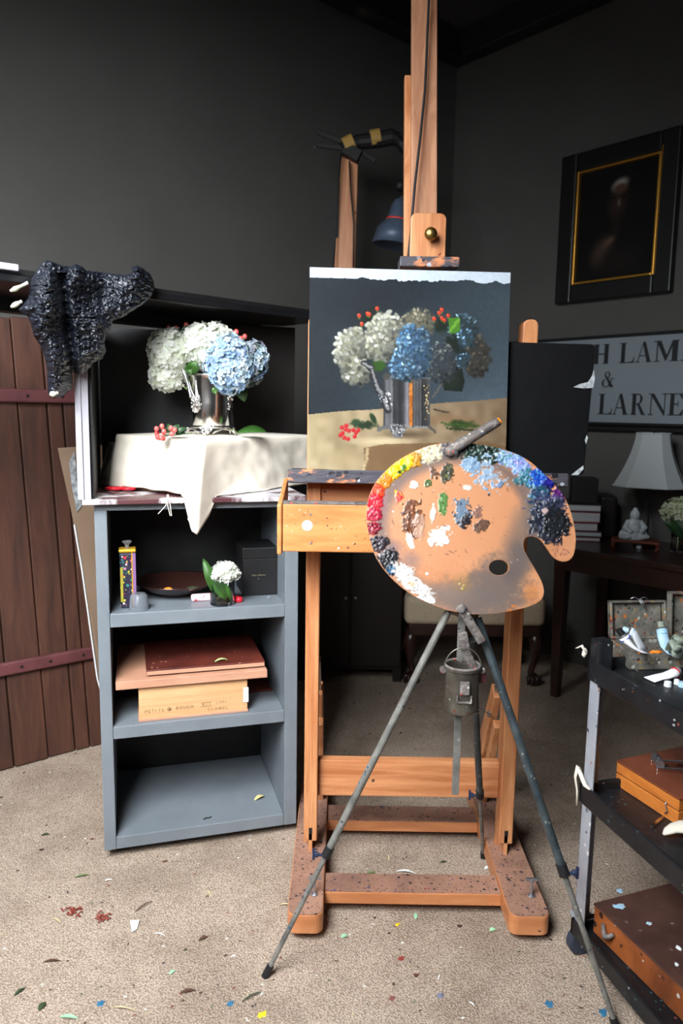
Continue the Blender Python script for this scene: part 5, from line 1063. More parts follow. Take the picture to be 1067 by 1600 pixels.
# framed portrait
ptr = thing('framed_portrait', wallpt(970, 350), 'dark oil portrait in a wide black frame with gilt inner edge on the right wall', 'picture')
qo = [sz_(882, 250), sz_(1062, 201), sz_(1062, 458), sz_(877, 474)]; s0 = (qo[0][0]+qo[3][0])/2-.0; s1 = (qo[1][0]+qo[2][0])/2; zt2 = 2.562; zb2 = 1.853
a0, z0_ = s0, zb2; bw = .085
for nm, (x0, x1, y0, y1) in (('l', (s0, s0+bw, zb2, zt2)), ('r', (s1-bw, s1, zb2, zt2)), ('t', (s0+bw, s1-bw, zt2-bw, zt2)), ('b', (s0+bw, s1-bw, zb2, zb2+bw))):
    part('frame_rail', MB().box(x0, x1, -.045, -.002, y0, y1, RF), M['frameblk'], ptr, bevel=.006)
g0, g1, h0_, h1_ = s0+bw, s1-bw, zb2+bw, zt2-bw
for x0, x1, y0, y1 in ((g0, g0+.012, h0_, h1_), (g1-.012, g1, h0_, h1_), (g0+.012, g1-.012, h1_-.012, h1_), (g0+.012, g1-.012, h0_, h0_+.012)):
    part('gilt_strip', MB().box(x0, x1, -.038, -.012, y0, y1, RF), M['gold'], ptr, bevel=.003, label='thin gilt inner moulding')
part('gilt_strip', MB().box(g1+.006, g1+.011, -.047, -.043, h0_, h1_+.02, RF), M['gold'], ptr)
pr = Painter(0, 1, 0, 1, 90, 120, (13, 12, 12)); pr.I += (pr.n1-.5)[..., None]*6
pr.blob(.50, .34, .16, .22, (48, 34, 28), soft=.7); pr.blob(.52, .17, .14, .07, (150, 148, 144), soft=.6, rot=-.2); pr.blob(.53, .205, .12, .06, (82, 56, 44), soft=.6); pr.blob(.52, .33, .03, .05, (96, 80, 72), soft=.7)
pr.blob(.44, .28, .04, .02, (22, 16, 14), soft=.6); pr.blob(.58, .28, .04, .02, (22, 16, 14), soft=.6); pr.blob(.52, .42, .05, .015, (40, 22, 20), soft=.6)
pr.blob(.34, .74, .24, .16, (74, 58, 48), rot=-.7, soft=.8); pr.blob(.42, .66, .12, .05, (92, 72, 60), rot=-.5, soft=.7); pr.blob(.56, .86, .34, .22, (26, 21, 19), soft=.8); pr.blob(.5, .55, .1, .1, (30, 24, 21), soft=.8)
def prf(a, b): return CORN-RD*(g0+.01+a*(g1-g0-.02))-LD*.014+Z3*(h1_-.01-b*(h1_-h0_-.02))
grid_obj('portrait_painting', pr, prf, M['vc'], ptr, label='dim head and shoulders of a person with a pale head cloth')
# sign with serif lettering
zsb, zst = 1.262, 1.668; sgl = sz_(800, 545)[0]; sgr = sgl+1.35
sgn = thing('painted_sign', wallpt(990, 600), 'long pale painted sign with black serif capitals in a thin black frame', 'sign')
part('sign_face', MB().box(sgl, sgr, -.020, -.002, zsb, zst, RF), M['signface'], sgn)
for x0, x1, y0, y1 in ((sgl-.012, sgr+.012, zst, zst+.014), (sgl-.012, sgr+.012, zsb-.014, zsb), (sgl-.012, sgl, zsb, zst), (sgr, sgr+.012, zsb, zst)):
    part('frame_rail', MB().box(x0, x1, -.032, -.002, y0, y1, RF), M['frameblk'], sgn, bevel=.003)
part('lower_ledge', MB().box(sgl-.02, sgr+.02, -.040, -.002, zsb-.040, zsb-.020, RF), M['frameblk'], sgn, bevel=.003)
T_, S_, N_ = .25, .055, .045     # thick, thin, serif height (cell width 1 = letter width)
def serif(x, y, w=.36): return [(x-w/2, y), (x+w/2, y), (x+w/2, y+N_), (x-w/2, y+N_)]
def rect(x0, x1, y0, y1): return [(x0, y0), (x1, y0), (x1, y1), (x0, y1)]
def arcp(cx, cy, rx, ry, w1, w2, a0, a1, n=12):
    o = [(cx+rx*math.cos(a), cy+ry*math.sin(a)) for a in np.linspace(a0, a1, n)]
    i = [(cx+(rx-(w1+(w2-w1)*abs(math.cos(a))))*math.cos(a), cy+(ry-w1)*math.sin(a)) for a in np.linspace(a1, a0, n)]
    return o+i
LET = {'H': [rect(.10, .10+T_, 0, 1), rect(.72, .72+T_, 0, 1), rect(.2, .8, .47, .53), serif(.2, 0), serif(.2, 1-N_), serif(.82, 0), serif(.82, 1-N_)],
 'L': [rect(.12, .12+T_, 0, 1), serif(.22, 1-N_, .44), serif(.2, 0, .4), rect(.2, .95, 0, N_), [(.72, N_), (.95, N_), (1.0, .30), (.96, .30), (.88, .10)]],
 'A': [[(.40, 1), (.56, 1), (.93, 0), (.70, 0), (.42, .82)], [(.44, .95), (.40, .82), (.13, 0), (.07, 0), (.42, 1)], rect(.22, .72, .30, .35), serif(.10, 0, .28), serif(.82, 0, .34)],
 'M': [rect(.10, .15, 0, 1), rect(.74, .74+T_*.9, 0, 1), [(.05, 1), (.26, 1), (.56, .22), (.48, .02), (.12, .9)], [(.78, 1), (.74, 1), (.46, .06), (.50, .02), (.54, .1), (.82, .96)], serif(.12, 0, .26), serif(.84, 0, .36), serif(.12, 1-N_, .3), serif(.88, 1-N_, .28)],
 'R': [rect(.10, .10+T_, 0, 1), serif(.2, 0, .4), serif(.18, 1-N_, .36), arcp(.42, .745, .36, .255, .05, .16, -math.pi/2, math.pi/2), rect(.25, .45, .95, 1), rect(.25, .45, .49, .54), [(.42, .51), (.60, .51), (.98, 0), (.74, 0)], serif(.88, 0, .28)],
 'N': [rect(.12, .17, 0, 1), rect(.84, .89, 0, 1), [(.05, 1), (.28, 1), (.89, .14), (.89, -.02), (.84, -.02), (.12, .93)], serif(.145, 0, .28), serif(.10, 1-N_, .22), serif(.865, 1-N_, .3)],
 'E': [rect(.12, .12+T_, 0, 1), serif(.2, 0, .4), serif(.2, 1-N_, .4), rect(.2, .92, 0, N_), rect(.2, .88, 1-N_, 1), rect(.3, .62, .49, .54), [(.72, N_), (.92, N_), (.97, .28), (.93, .28)], [(.68, 1-N_), (.88, 1-N_), (.90, .74), (.86, .74)], rect(.60, .64, .38, .65)],
 '&': [arcp(.46, .78, .22, .22, .05, .11, 0, 2*math.pi, 22), arcp(.38, .27, .34, .27, .05, .15, math.pi*.55, math.pi*2.12, 20), [(.28, .72), (.42, .72), (.98, .04), (.92, 0), (.74, 0)], [(.86, .56), (.80, .56), (.62, .10), (.70, .06)], serif(.84, .53, .36)]}
def letter(ch, px0, px1, z0, z1, py):
    a, b = sz_(px0, py)[0], sz_(px1, py)[0]; mb = MB()
    for k, pg in enumerate(LET[ch]):
        mb.prism([CORN-RD*(a+(b-a)*x)-LD*(.0205+.0001*k)+Z3*(z0+(z1-z0)*y) for x, y in pg], -LD*.0012)
    part('letter', mb, M['letter'], sgn)
zz = lambda py, px=950: sz_(px, py)[1]
for ch, x0, x1 in (('H', 930, 954.5), ('L', 971, 995), ('A', 997, 1022), ('M', 1025, 1063)): letter(ch, x0, x1, 1.545, 1.640, 555)
letter('&', 943, 962.5, 1.431, 1.508, 595)
for ch, x0, x1 in (('L', 938, 960), ('A', 961, 985), ('R', 988.5, 1012), ('N', 1016, 1045.5), ('E', 1047, 1072)): letter(ch, x0, x1, 1.300, 1.400, 633)
sq = sz_(1066, 568)[0]; part('letter', MB().box(sq, sq+.05, -.0217, -.0205, 1.545, 1.550, RF).box(sq+.012, sq+.034, -.0217, -.0205, 1.545, 1.640, RF), M['letter'], sgn)

# desk along the right wall
D0 = Vector((1.015, 3.20, 0)); dk = (D0-CORN); ds = dk.dot(-RD); dd = -dk.dot(LD)       # distance along the wall / out from it
DS0 = sz_(850, 860)[0]
DKY = .54; s_a = (P(852, 852, 3.30)-CORN).dot(-RD)
desk = thing('writing_desk', CORN-RD*(s_a+.6)-LD*.3, 'dark mahogany desk against the right wall under the sign', 'desk')
part('desk_top', MB().box(s_a, s_a+1.5, -DKY, -.03, .690, .715, RF), M['mahog'], desk, bevel=.005)
part('apron', MB().box(s_a+.04, s_a+1.46, -DKY+.03, -.06, .605, .690, RF), M['mahog'], desk, bevel=.002)
for x in (s_a+.07, s_a+1.40):
    for y in (-DKY+.055, -.10):
        c = CORN-RD*x+LD*y; part('leg', MB().bar(c+Z3*.605, c, .055, .055, side=tuple(RD), w2=.036, d2=.036), M['mahog'], desk, bevel=.002)
def DW(x, y, z): return CORN-RD*x+LD*y+Z3*z
def sx_(px, py, Y): return (P(px, py, Y)-CORN).dot(-RD)
DTz = .7155
# books
bz = DTz; bkY = 3.22
fB = (PZ(898, 850, DTz), RT.copy(), Vector((0, 1, 0)), Z3)
ba_ = math.radians(-8); BUx = Vector((math.cos(ba_), math.sin(ba_), 0)); BVy = Vector((-BUx.y, BUx.x, 0))
b0 = PZ(880, 845, DTz); b0.z = 0
specs = [(.0, .165, .022, 'bookred', 'dark red book at the bottom of the pile behind the palette'), (.005, .165, .026, 'bookdark', 'thin dark book second from the bottom of the pile behind the palette'), (.0, .150, .040, 'bookred', 'dark red book in the middle of the pile behind the palette'), (.004, .155, .050, 'bookred', 'thick dark red book second from the top of the pile behind the palette'), (.0, .160, .034, 'bookdark', 'charcoal book on top of the pile behind the palette')]
for x0, w_, h_, cm, lb in specs:
    fr = (b0, BUx, BVy, Z3); bk = thing('book', b0+BUx*.08+BVy*.08+Z3*bz, lb, 'book', 'books piled on the desk')
    part('pages', MB().box(x0+.004, x0+w_-.002, .003, .21, bz+.004, bz+h_-.004, fr), M['pages'], bk)
    part('cover', MB().box(x0, x0+w_, 0, .215, bz, bz+.004, fr).box(x0, x0+w_, 0, .215, bz+h_-.004, bz+h_, fr).box(x0, x0+.004, 0, .215, bz, bz+h_, fr), M[cm], bk)
    bz += h_+.0003
q = b0+BUx*.03+BVy*.03
solo('black_cube', MB().box(.035, .148, .03, .14, bz, bz+.118, (b0, BUx, BVy, Z3)), M['matteblk'], q+Z3*bz, 'matte black cube-shaped box standing on the pile of books', 'box', bevel=.004)
solo('dark_case', MB().box(.18, .26, .12, .30, DTz, DTz+.20, (b0, BUx, BVy, Z3)), M['darkwood'], b0+BUx*.22+BVy*.15+Z3*DTz, 'dark upright case standing just right of the pile of books', 'case', bevel=.015)
# lamp
lpb = PZ(1006, 846, DTz+.02); lpb.z = 0; lcen = lpb+LD*.02; LZ0 = P(1000, 758, lcen.y).z; LZ1 = P(1000, 677, lcen.y).z
lamp = thing('table_lamp', lcen+Z3*DTz, 'table lamp with a flared ivory cut-corner shade standing on the desk', 'lamp')
def shade():
    mb = MB(); n = 9; vs = []; ang = ANG+.35; ux = Vector((math.cos(ang), math.sin(ang), 0)); uy = Vector((-ux.y, ux.x, 0))
    for i in range(n):
        t = i/(n-1); r = .068+.066*(t**1.7)+.012*t; c = r*.42; z = LZ1+(LZ0-LZ1)*t
        for a, b in ((r, -r+c), (r, r-c), (r-c, r), (-r+c, r), (-r, r-c), (-r, -r+c), (-r+c, -r), (r-c, -r)): vs.append(lcen+ux*a+uy*b+Z3*z)
    return mb.add(vs, [(i*8+j, i*8+(j+1) % 8, (i+1)*8+(j+1) % 8, (i+1)*8+j) for i in range(n-1) for j in range(8)]), vs
smb, svs = shade(); sh_ = part('lamp_shade', smb, M['shade'], lamp); solidify(sh_, .003)
for k in (0, 8): part('shade_trim', MB().tube([svs[k*8+j] for j in range(8)]+[svs[k*8]], .0035, 6), M['shade'], sh_)
part('finial', MB().lathe(lcen+Z3*LZ1, [(.003, -.02), (.003, .008), (.010, .012), (.008, .018), (.004, .022)], 12), M['matteblk'], lamp)
part('lamp_stem', MB().tube([lcen+Z3*(DTz+.015), lcen+Vector((.012, .02, DTz+.12)), lcen+Vector((-.01, .01, DTz+.19)), lcen+Vector((0, 0, LZ0+.03)), lcen+Z3*(LZ1-.01)], .005, 8), M['matteblk'], lamp, smooth=True)
part('lamp_base', MB().lathe(lcen+Z3*DTz, [(.05, 0), (.055, .006), (.05, .012), (.01, .016)], 24), M['redwood'], lamp)
stc = PZ(990, 849, DTz+.02); stc.z = 0; sfr = (stc, Vector((.93, -.36, 0)), Vector((.36, .93, 0)), Z3)
std = thing('display_stand', stc+Z3*DTz, 'low reddish wooden stand under the white figurine on the desk', 'stand')
part('stand_top', MB().box(-.095, .105, -.05, .05, DTz+.028, DTz+.038, sfr), M['redwood'], std, bevel=.002)
for x in (-.08, .09):
    for y in (-.04, .04): part('leg', MB().tube([stc+sfr[1]*x+sfr[2]*y+Z3*(DTz+.028), stc+sfr[1]*x*1.12+sfr[2]*y+Z3*(DTz+.014), stc+sfr[1]*x+sfr[2]*y+Z3*DTz], .006, 8), M['redwood'], std)
fz = DTz+.0385
fig = thing('figurine', stc+Z3*fz, 'white porcelain figurine of a seated robed figure on the desk', 'figurine')
fm = MB(); fc = stc+Vector((-.005, 0, fz))
fm.lathe(fc, [(.050, 0), (.056, .006), (.050, .022), (.038, .045), (.033, .065), (.026, .085), (.010, .098)], 20, sy=.7)
fm.ball(fc+Vector((0, -.004, .110)), .021, .021, .025, 14, 10); fm.ball(fc+Vector((0, -.004, .134)), .010, .010, .009)
for s in (-1, 1):
    fm.tube([fc+Vector((s*.024, 0, .082)), fc+Vector((s*.044, -.012, .052)), fc+Vector((s*.02, -.034, .036))], [.012, .014, .009], 10); fm.ball(fc+Vector((s*.034, -.014, .014)), .034, .026, .014, rough=.3, seed=s+2); fm.ball(fc+Vector((s*.052, .0, .02)), .012, .012, .02, rough=.4, seed=s)
fm.ball(fc+Vector((0, -.022, .05)), .022, .016, .024)
fo = part('robed_body', fm, M['porcelain'], fig, smooth=True); rm_ = fo.modifiers.new('fuse', 'REMESH'); rm_.mode = 'VOXEL'; rm_.voxel_size = .0028; rm_.use_smooth_shade = True
solo('small_white_pot', MB().lathe(PZ(998, 857, DTz), [(.010, 0), (.013, .006), (.013, .014), (.010, .016)], 14), M['porcelain'], PZ(998, 857, DTz), 'tiny white lid lying on the desk in front of the figurine', 'lid')
# vase with pale flower at the right edge
vq = PZ(1058, 862, DTz); 
gv = thing('glass_vase', vq, 'small clear glass vase on the desk at the right edge', 'vase')
part('glass_wall', MB().lathe(vq, [(.026, 0), (.030, .004), (.027, .05), (.031, .09), (.029, .09), (.0255, .05), (.027, .008), (.001, .006), (.001, 0)], 24, cap=False), M['glass'], gv, smooth=True)
hydrangea('hydrangea', P(1063, 797, vq.y), .075, .055, .052, 90, [(206, 212, 186), (216, 220, 200), (190, 200, 166)], vq+Z3*.03, 'greenish white hydrangea in the glass vase at the right edge', None, (150, 160, 120), petal=.013, seed=12, stem_to=vq+Z3*.01)
wl = thing('hydrangea_leaf', vq+Z3*.09, 'dark leaf under the greenish white hydrangea at the right edge', 'leaf')
solidify(part('leaf', leaf_mesh(MB(), vq+Vector((0, -.02, .07)), P(1037, 815, vq.y-.02), .04, (0, -1, .3)), M['darkleaf'], wl), .001)
solidify(part('leaf', leaf_mesh(MB(), vq+Vector((-.04, -.02, .15)), vq+Vector((.02, -.05, .05)), .08, (0, -1, .3)), M['darkleaf'], wl), .001)

# black portfolio standing on the easel ledge behind the canvas
pfY = 1.888
def pf(px, py): return PP(px, py, P(860, 740, pfY), Vector((0, 1, 0)))
pf_n = Vector((0, 1, 0))
def rc(pts, r=.014):
    o = []; n = len(pts)
    for i, c in enumerate(pts):
        a, b = pts[i-1], pts[(i+1) % n]; p0 = c+(a-c).normalized()*r; p2 = c+(b-c).normalized()*r
        for k in range(5): t = k/4; o.append((1-t)**2*p0+2*t*(1-t)*c+t*t*p2)
    return o
port = thing('black_portfolio', pf(850, 742), 'black portfolio case with torn clear plastic behind the right side of the canvas', 'portfolio')
part('cover', MB().prism(rc([pf(770, 742), pf(912, 743), pf(931, 538), pf(776, 534)]), pf_n*.012), M['blackfold'], port, bevel=.001)
part('torn_plastic_glint', MB().prism([pf(x, y)-pf_n*.003 for x, y in ((895, 605), (905, 600), (918, 597), (924, 588), (927, 578), (929, 590), (926, 606), (912, 607))], pf_n*.001), M['tornplastic'], port, label='torn flap of clear plastic with painted-in glints')  # pale opaque colour stands for the glints on the clear plastic
part('torn_plastic_glint', MB().prism([pf(x, y)-pf_n*.003 for x, y in ((892, 742), (898, 737), (911, 727), (911, 733), (903, 742))], pf_n*.001), M['tornplastic'], port)
part('torn_plastic_glint', MB().prism([pf(x, y)-pf_n*.003 for x, y in ((913, 688), (916, 680), (918, 684), (915, 694))], pf_n*.001), M['tornplastic'], port)

# upholstered chair behind the easel
chr_ = thing('upholstered_stool', Vector((.60, 3.6, 0)), 'dark carved stool with a cream lattice seat cushion behind the easel', 'stool')
s1_, s2_ = P(633, 960, 3.38), P(854, 960, 3.38); zc1 = P(740, 934, 3.38).z; zc0 = P(740, 979, 3.38).z
part('cushion', MB().box(s1_.x, s2_.x, 3.38, 3.80, zc0, zc1, None), M['uphol'], chr_, bevel=.03, seg=4)
part('seat_rail', MB().box(s1_.x+.02, s2_.x-.02, 3.395, 3.785, zc0-.055, zc0, None), M['mahog'], chr_, bevel=.006)
for x in (s1_.x+.045, s2_.x-.045):
    for y in (3.43, 3.75):
        s = 1 if x > .6 else -1
        lm = MB().tube([(x, y, zc0-.03), (x+s*.018, y-.01, zc0-.10), (x+s*.012, y, .12), (x-s*.004, y, .055), (x+s*.01, y-.012, .03)], [.034, .032, .018, .015, .02], 12); lm.ball((x+s*.008, y-.012, .026), .034, .034, .026)
        for k in range(4): a = -2.6+k*.7; lm.tube([(x+s*.008, y-.012, .055), (x+s*.008+math.cos(a)*.034, y-.012+math.sin(a)*.034, .035), (x+s*.008+math.cos(a)*.034, y-.012+math.sin(a)*.034, .004)], [.009, .008, .005], 6)
        part('leg', lm, M['mahog'], chr_, smooth=True, label='curved leg ending in a claw and ball foot')

# low cabinet added to keep the background dark, and the lamp post behind
dc = thing('added_dark_cabinet', Vector((.12, 3.55, 0)), 'near-black low cabinet added to darken the background behind the easel', 'cabinet')
part('carcass', MB().box(-.20, .30, 3.42, 3.64, .06, .74), M['darkwood'], dc, bevel=.004)
for x0, x1 in ((-.195, .047), (.053, .295)):
    d_ = part('door', MB().box(x0, x1, 3.405, 3.419, .08, .72), M['darkwood'], dc, bevel=.006); part('handle', MB().ball((x1-.02 if x0 < 0 else x0+.02, 3.395, .42), .01), M['steel'], d_, smooth=True)
for x in (-.18, .28):
    for y in (3.44, 3.62): part('foot', MB().box(x-.02, x+.02, y-.02, y+.02, 0, .06), M['darkwood'], dc)
py_ = 3.52; p0, p1 = P(538, 415, py_), P(545, 248, py_)
lp = thing('wooden_post', Vector((p0.x, py_, .7405)), 'orange wooden post rising behind the canvas with a clamp lamp', 'post')
part('post', MB().bar((p0.x-.004, py_, .7405), (p1.x+.002, py_, p1.z), .080, .045), M['pine'], lp, bevel=.004)
part('side_slat', MB().bar((P(527, 500, py_).x, py_+.01, .7405), (P(528, 372, py_).x, py_+.01, P(528, 372, py_).z), .030, .03), M['pine'], lp, bevel=.003)
part('foot_block', MB().box(p0.x-.10, p0.x+.10, py_-.05, py_+.06, .7405, .765), M['darkwood'], lp)
Q = lambda x, y, dy=0: P(x, y, py_+dy)
cl2 = thing('clamp_lamp', Q(556, 232, -.02), 'grey-blue clamp lamp with an orange band on a taped black arm', 'lamp')
part('taped_arm', MB().tube([Q(535, 236, -.04), Q(560, 222, -.04), Q(590, 219, -.04), Q(612, 214, -.04), Q(622, 218, -.04)], [.034, .032, .034, .036, .028], 12), M['matteblk'], cl2, label='arm wrapped in black tape')
for a, b in (((537, 229), (552, 222)), ((579, 217), (594, 214))): part('yellow_band', MB().tube([Q(*a, -.045), Q(*b, -.045)], [.036, .037], 12), M['yellowtape'], cl2)
part('spring_clamp', MB().bar(Q(496, 206, -.05), Q(545, 226, -.05), .022, .012, side=(0, 0, 1)).bar(Q(495, 226, -.05), Q(540, 232, -.05), .022, .012, side=(0, 0, 1)).bar(Q(562, 236, -.05), Q(587, 252, -.05), .020, .012, side=(0, 0, 1)).bar(Q(537, 232, -.05), Q(562, 246, -.05), .05, .05, side=(0, 0, 1)), M['matteblk'], cl2, bevel=.003)
part('elbow', MB().tube([Q(618, 216, -.04), Q(630, 228, -.04), Q(640, 246, -.04)], [.022, .024, .016], 10), M['matteblk'], cl2, smooth=True)
part('switch_knob', MB().tube([Q(628, 283, -.04), Q(623, 297, -.04)], .022, 10), M['matteblk'], cl2, smooth=True)
part('socket', MB().tube([Q(638, 247, -.04), Q(638, 300, -.04)], [.020, .022], 14), M['lampblue'], cl2, label='blue lamp socket')
sh2 = Q(625, 312, -.04); sh3 = Q(614, 384, -.04); ax = (sh3-sh2).normalized(); LH = (sh3-sh2).length
so = part('reflector', MB().lathe(sh2, [(.020, 0), (.034, LH*.12), (.045, LH*.40), (.048, LH*.44), (.085, LH*.66), (.098, LH*1.0), (.094, LH*1.0), (.082, LH*.68), (.03, LH*.42)], 28, axis=tuple(ax), cap=False), M['lampblue'], cl2, smooth=True, label='grey-blue bell reflector')
part('orange_band', MB().lathe(sh2+ax*LH*.42, [(.0485, 0), (.051, .004), (.051, .010), (.0505, .014)], 28, axis=tuple(ax), cap=False), mat('red_band', rgb(226, 60, 40), .5), so)
part('neck', MB().tube([Q(638, 298, -.04), Q(630, 308, -.04), sh2+ax*.01], [.016, .016, .021], 10), M['matteblk'], cl2, smooth=True)
wires = [[(533, 240), (528, 300), (524, 372), (521, 418)], [(546, 252), (548, 300), (553, 350), (552, 418)]]
for k, w_ in enumerate(wires):
    pts = [Q(x, y, -.06) for x, y in w_]; solo('lamp_cable', MB().tube(pts, .0045, 6), M['rubber'], pts[-1], ['black lamp cable hanging left of the wooden post', 'black lamp cable hanging down the face of the wooden post'][k], 'cable', smooth=True)

# ------------------------------------------------------------------ black and grey utility trolley
T0 = Vector((.572, 1.612, 0)); E1 = Vector((.262, -.965, 0)).normalized(); E2 = Vector((.965, .262, 0)).normalized(); TF = (T0, E1, E2, Z3); TLn, TWd = .70, .42
def T(a, b, z): return T0+E1*a+E2*b+Z3*z
tro = thing('utility_trolley', T(TLn/2, TWd/2, 0), 'three-tier black plastic trolley with grey legs at the right edge', 'trolley')
for a, b in ((0, 0), (TLn, 0), (0, TWd), (TLn, TWd)):
    sa = 1 if a == 0 else -1; sb_ = 1 if b == 0 else -1
    lg = MB().box(*sorted((a, a+sa*.004)), *sorted((b, b+sb_*.038)), .10, .735, TF).box(*sorted((a, a+sa*.036)), *sorted((b, b+sb_*.004)), .10, .735, TF)
    lo = part('leg', lg, M['trolleyleg'], tro, bevel=.0015, label='grey paint-marked angle leg')
    part('corner_post', MB().box(a-.004, a+.03*sa+.004, b-.004, b+.03*sb_+.004, .715, .80, TF), M['trayblk'], lo, bevel=.006)
    wh = T(a+sa*.0, b+sb_*.030, .036)-E1*.012
    w = part('wheel', MB().lathe(wh-E1*.011, [(.012, 0), (.030, 0), (.036, .003), (.036, .019), (.030, .022), (.012, .022)], 28, axis=tuple(E1)), M['casterblue'], tro)
    part('hub', MB().lathe(wh-E1*.018, [(.008, 0), (.008, .036)], 14, axis=tuple(E1)), M['chrome'], w)
    fk = MB()
    for s_ in (-.015, .012): fk.prism([wh+E1*s_+E2*-.022+Z3*.062, wh+E1*s_+E2*.022+Z3*.062, wh+E1*s_+E2*.012-Z3*.008, wh+E1*s_-E2*.006-Z3*.012], E1*.003)
    fk.box(-.024, .024, -.018, .018, .0615, .066, (wh, E2, E1, Z3)); part('caster_fork', fk, M['trolleyleg'], tro)
for zt_, lip in ((.748, .040), (.449, .040), (.105, .034)):
    o = .006; t = MB().box(-o+.004, TLn+o-.004, -o+.004, TWd+o-.004, zt_-.030, zt_-.022, TF)
    t.box(-o, TLn+o, -o, .006, zt_-lip-.006, zt_, TF); t.box(-o, TLn+o, TWd-.006, TWd+o, zt_-lip-.006, zt_, TF); t.box(-o, .006, -o, TWd+o, zt_-lip-.006, zt_, TF); t.box(TLn-.006, TLn+o, -o, TWd+o, zt_-lip-.006, zt_, TF)
    part('tray', t, M['trayblk'], tro, bevel=.003)
# rag bits tied to the corner
rg1 = thing('tied_rag', T(0, -.008, .47), 'off-white strip of rag tied round the middle corner of the trolley', 'rag')
part('strip', MB().tube([T(-.01, -.010, .487), T(-.012, -.014, .46), T(-.004, -.012, .43), T(-.002, -.012, .395)], [.008, .0065, .005, .004], 8, flat=.4).tube([T(-.01, -.010, .485), T(.02, -.008, .455), T(.035, -.004, .452)], [.006, .006, .004], 8, flat=.5), M['rag'], rg1, smooth=True)
solo('rag_scrap', MB().tube([T(-.004, -.012, .765), T(-.012, -.018, .778), T(-.018, -.022, .772), T(-.026, -.024, .768)], [.004, .006, .004, .002], 8, flat=.5).ball(T(-.008, -.012, .762), .006, .005, .010, rough=.8), M['rag'], T(-.01, -.01, .77), 'small off-white rag scrap caught on the top corner of the trolley', 'rag', smooth=True)
# --- top tray
zt0 = .7265
def TP(px, py, z=zt0): return PZ(px, py, z)
o_ = TP(984, 1047); bk_ = TP(952, 1022); pv = (bk_-o_).normalized(); pu = Vector((pv.y, -pv.x, 0)); pu = (pu*.55+(TP(1052, 1045)-o_).normalized()*.45).normalized(); o_.z = 0; PD = (bk_.xy-o_.xy).length
def open_tin(name, o_, pu, pv, w, d, h, label, lidh, tilt=.30):
    fr = (o_, pu, pv, Z3); r = thing(name, o_+pu*w/2+pv*d/2+Z3*zt0, label, 'tin box', None)
    bx_ = MB().box(0, w, 0, d, zt0, zt0+.003, fr)
    for x0, x1, y0, y1 in ((0, w, 0, .003), (0, w, d-.003, d), (0, .003, 0, d), (w-.003, w, 0, d)): bx_.box(x0, x1, y0, y1, zt0, zt0+h, fr)
    part('tin_base', bx_, M['tin'], r, bevel=.0015)
    dz_ = (Z3+pv*tilt).normalized(); dn = pu.cross(dz_).normalized(); lo_ = o_+pv*(d-.001)+Z3*(zt0+h); lf_ = (lo_, pu, -dn if dn.dot(pv) < 0 else dn, dz_)
    lm = MB().box(.008, w-.008, .010, .013, .006, lidh-.006, lf_)
    for x0, x1, y0, y1 in ((0, w, 0, .006), (0, w, lidh-.006, lidh), (0, .006, 0, lidh), (w-.006, w, 0, lidh)): lm.box(x0, x1, -.004, .013, y0, y1, lf_)
    lo2 = part('tin_lid', lm, M['tin'], r, bevel=.003)
    q = lo_+pu*w*.52+dz_*lidh
    part('latch', MB().tube([q+pu*-.022+Z3*.004, q+pu*-.012+Z3*.008, q+Z3*.002, q+pu*.012+Z3*.008, q+pu*.022+Z3*.003], .0016, 6).tube([q+Z3*.004, q+pu*.010-dz_*.018-pv*.006], .0016, 6).tube([q+Z3*.004+pu*.004, q+pu*.014-dz_*.014-pv*.006], .0016, 6), M['steel'], lo2, smooth=True)
    return r
open_tin('paint_tin_box', o_, pu, pv, .142, PD, .038, 'paint-spattered open tin of paint tubes on the top trolley tray', .092, .22)
o2 = TP(1086, 1062); o2.z = 0
open_tin('paint_tin_box', o2+pv*.03-pu*.012, pu, pv, .14, .07, .045, 'second spattered open tin cut off by the right frame edge', .125, .12)
def tube_paint(pts, r, label, stripe='blueenam', cap='matteblk', body='tubewhite'):
    pts = [Vector(p) for p in pts]; t = thing('paint_tube', pts[0], label, 'paint tube', None); n = len(pts)
    mb = MB(); vs = []
    for i, p in enumerate(pts):
        f = i/(n-1); d = (pts[min(i+1, n-1)]-pts[max(i-1, 0)]).normalized(); s = d.cross(Z3).normalized(); u = s.cross(d); a_ = r*(1+.35*f); b_ = r*max(.07, 1-f**.8*.95)
        for j in range(14): g = 2*math.pi*j/14; vs.append(p+s*math.cos(g)*a_+u*math.sin(g)*b_)
    mb.add(vs, [(i*14+j, i*14+(j+1) % 14, (i+1)*14+(j+1) % 14, (i+1)*14+j) for i in range(n-1) for j in range(14)]+[tuple(range(14)), tuple(range((n-1)*14, n*14))])
    part('tube_body', mb, M[body], t, smooth=True); d = (pts[0]-pts[1]).normalized()
    part('stripe', MB().tube([pts[0].lerp(pts[1], .45), pts[0].lerp(pts[1], .60)], r*1.03, 14), M[stripe], t)
    part('shoulder', MB().tube([pts[0], pts[0]+d*r*.4], [r, r*.5], 14), M['steel'], t); part('cap', MB().tube([pts[0]+d*r*.4, pts[0]+d*r*1.5], [r*.62, r*.55], 12), M[cap], t)
TY = o_.y
def TQ(px, py, dy=0): return P(px, py, TY+dy)
tube_paint([TQ(974, 994, -.01), TQ(979, 1001, -.012), TQ(988, 1010, -.014), TQ(998, 1016, -.014), TQ(1010, 1018, -.012)], .0125, 'white paint tube with a blue stripe in the open tin, front one')
tube_paint([TQ(984, 987, .02), TQ(991, 990, .016), TQ(996, 1000, .008), TQ(1002, 1010, .0), TQ(1006, 1017, -.005)], .011, 'squeezed grey and turquoise paint tube leaning in the open tin', 'paleblue', 'paleblue', 'canvasedge')
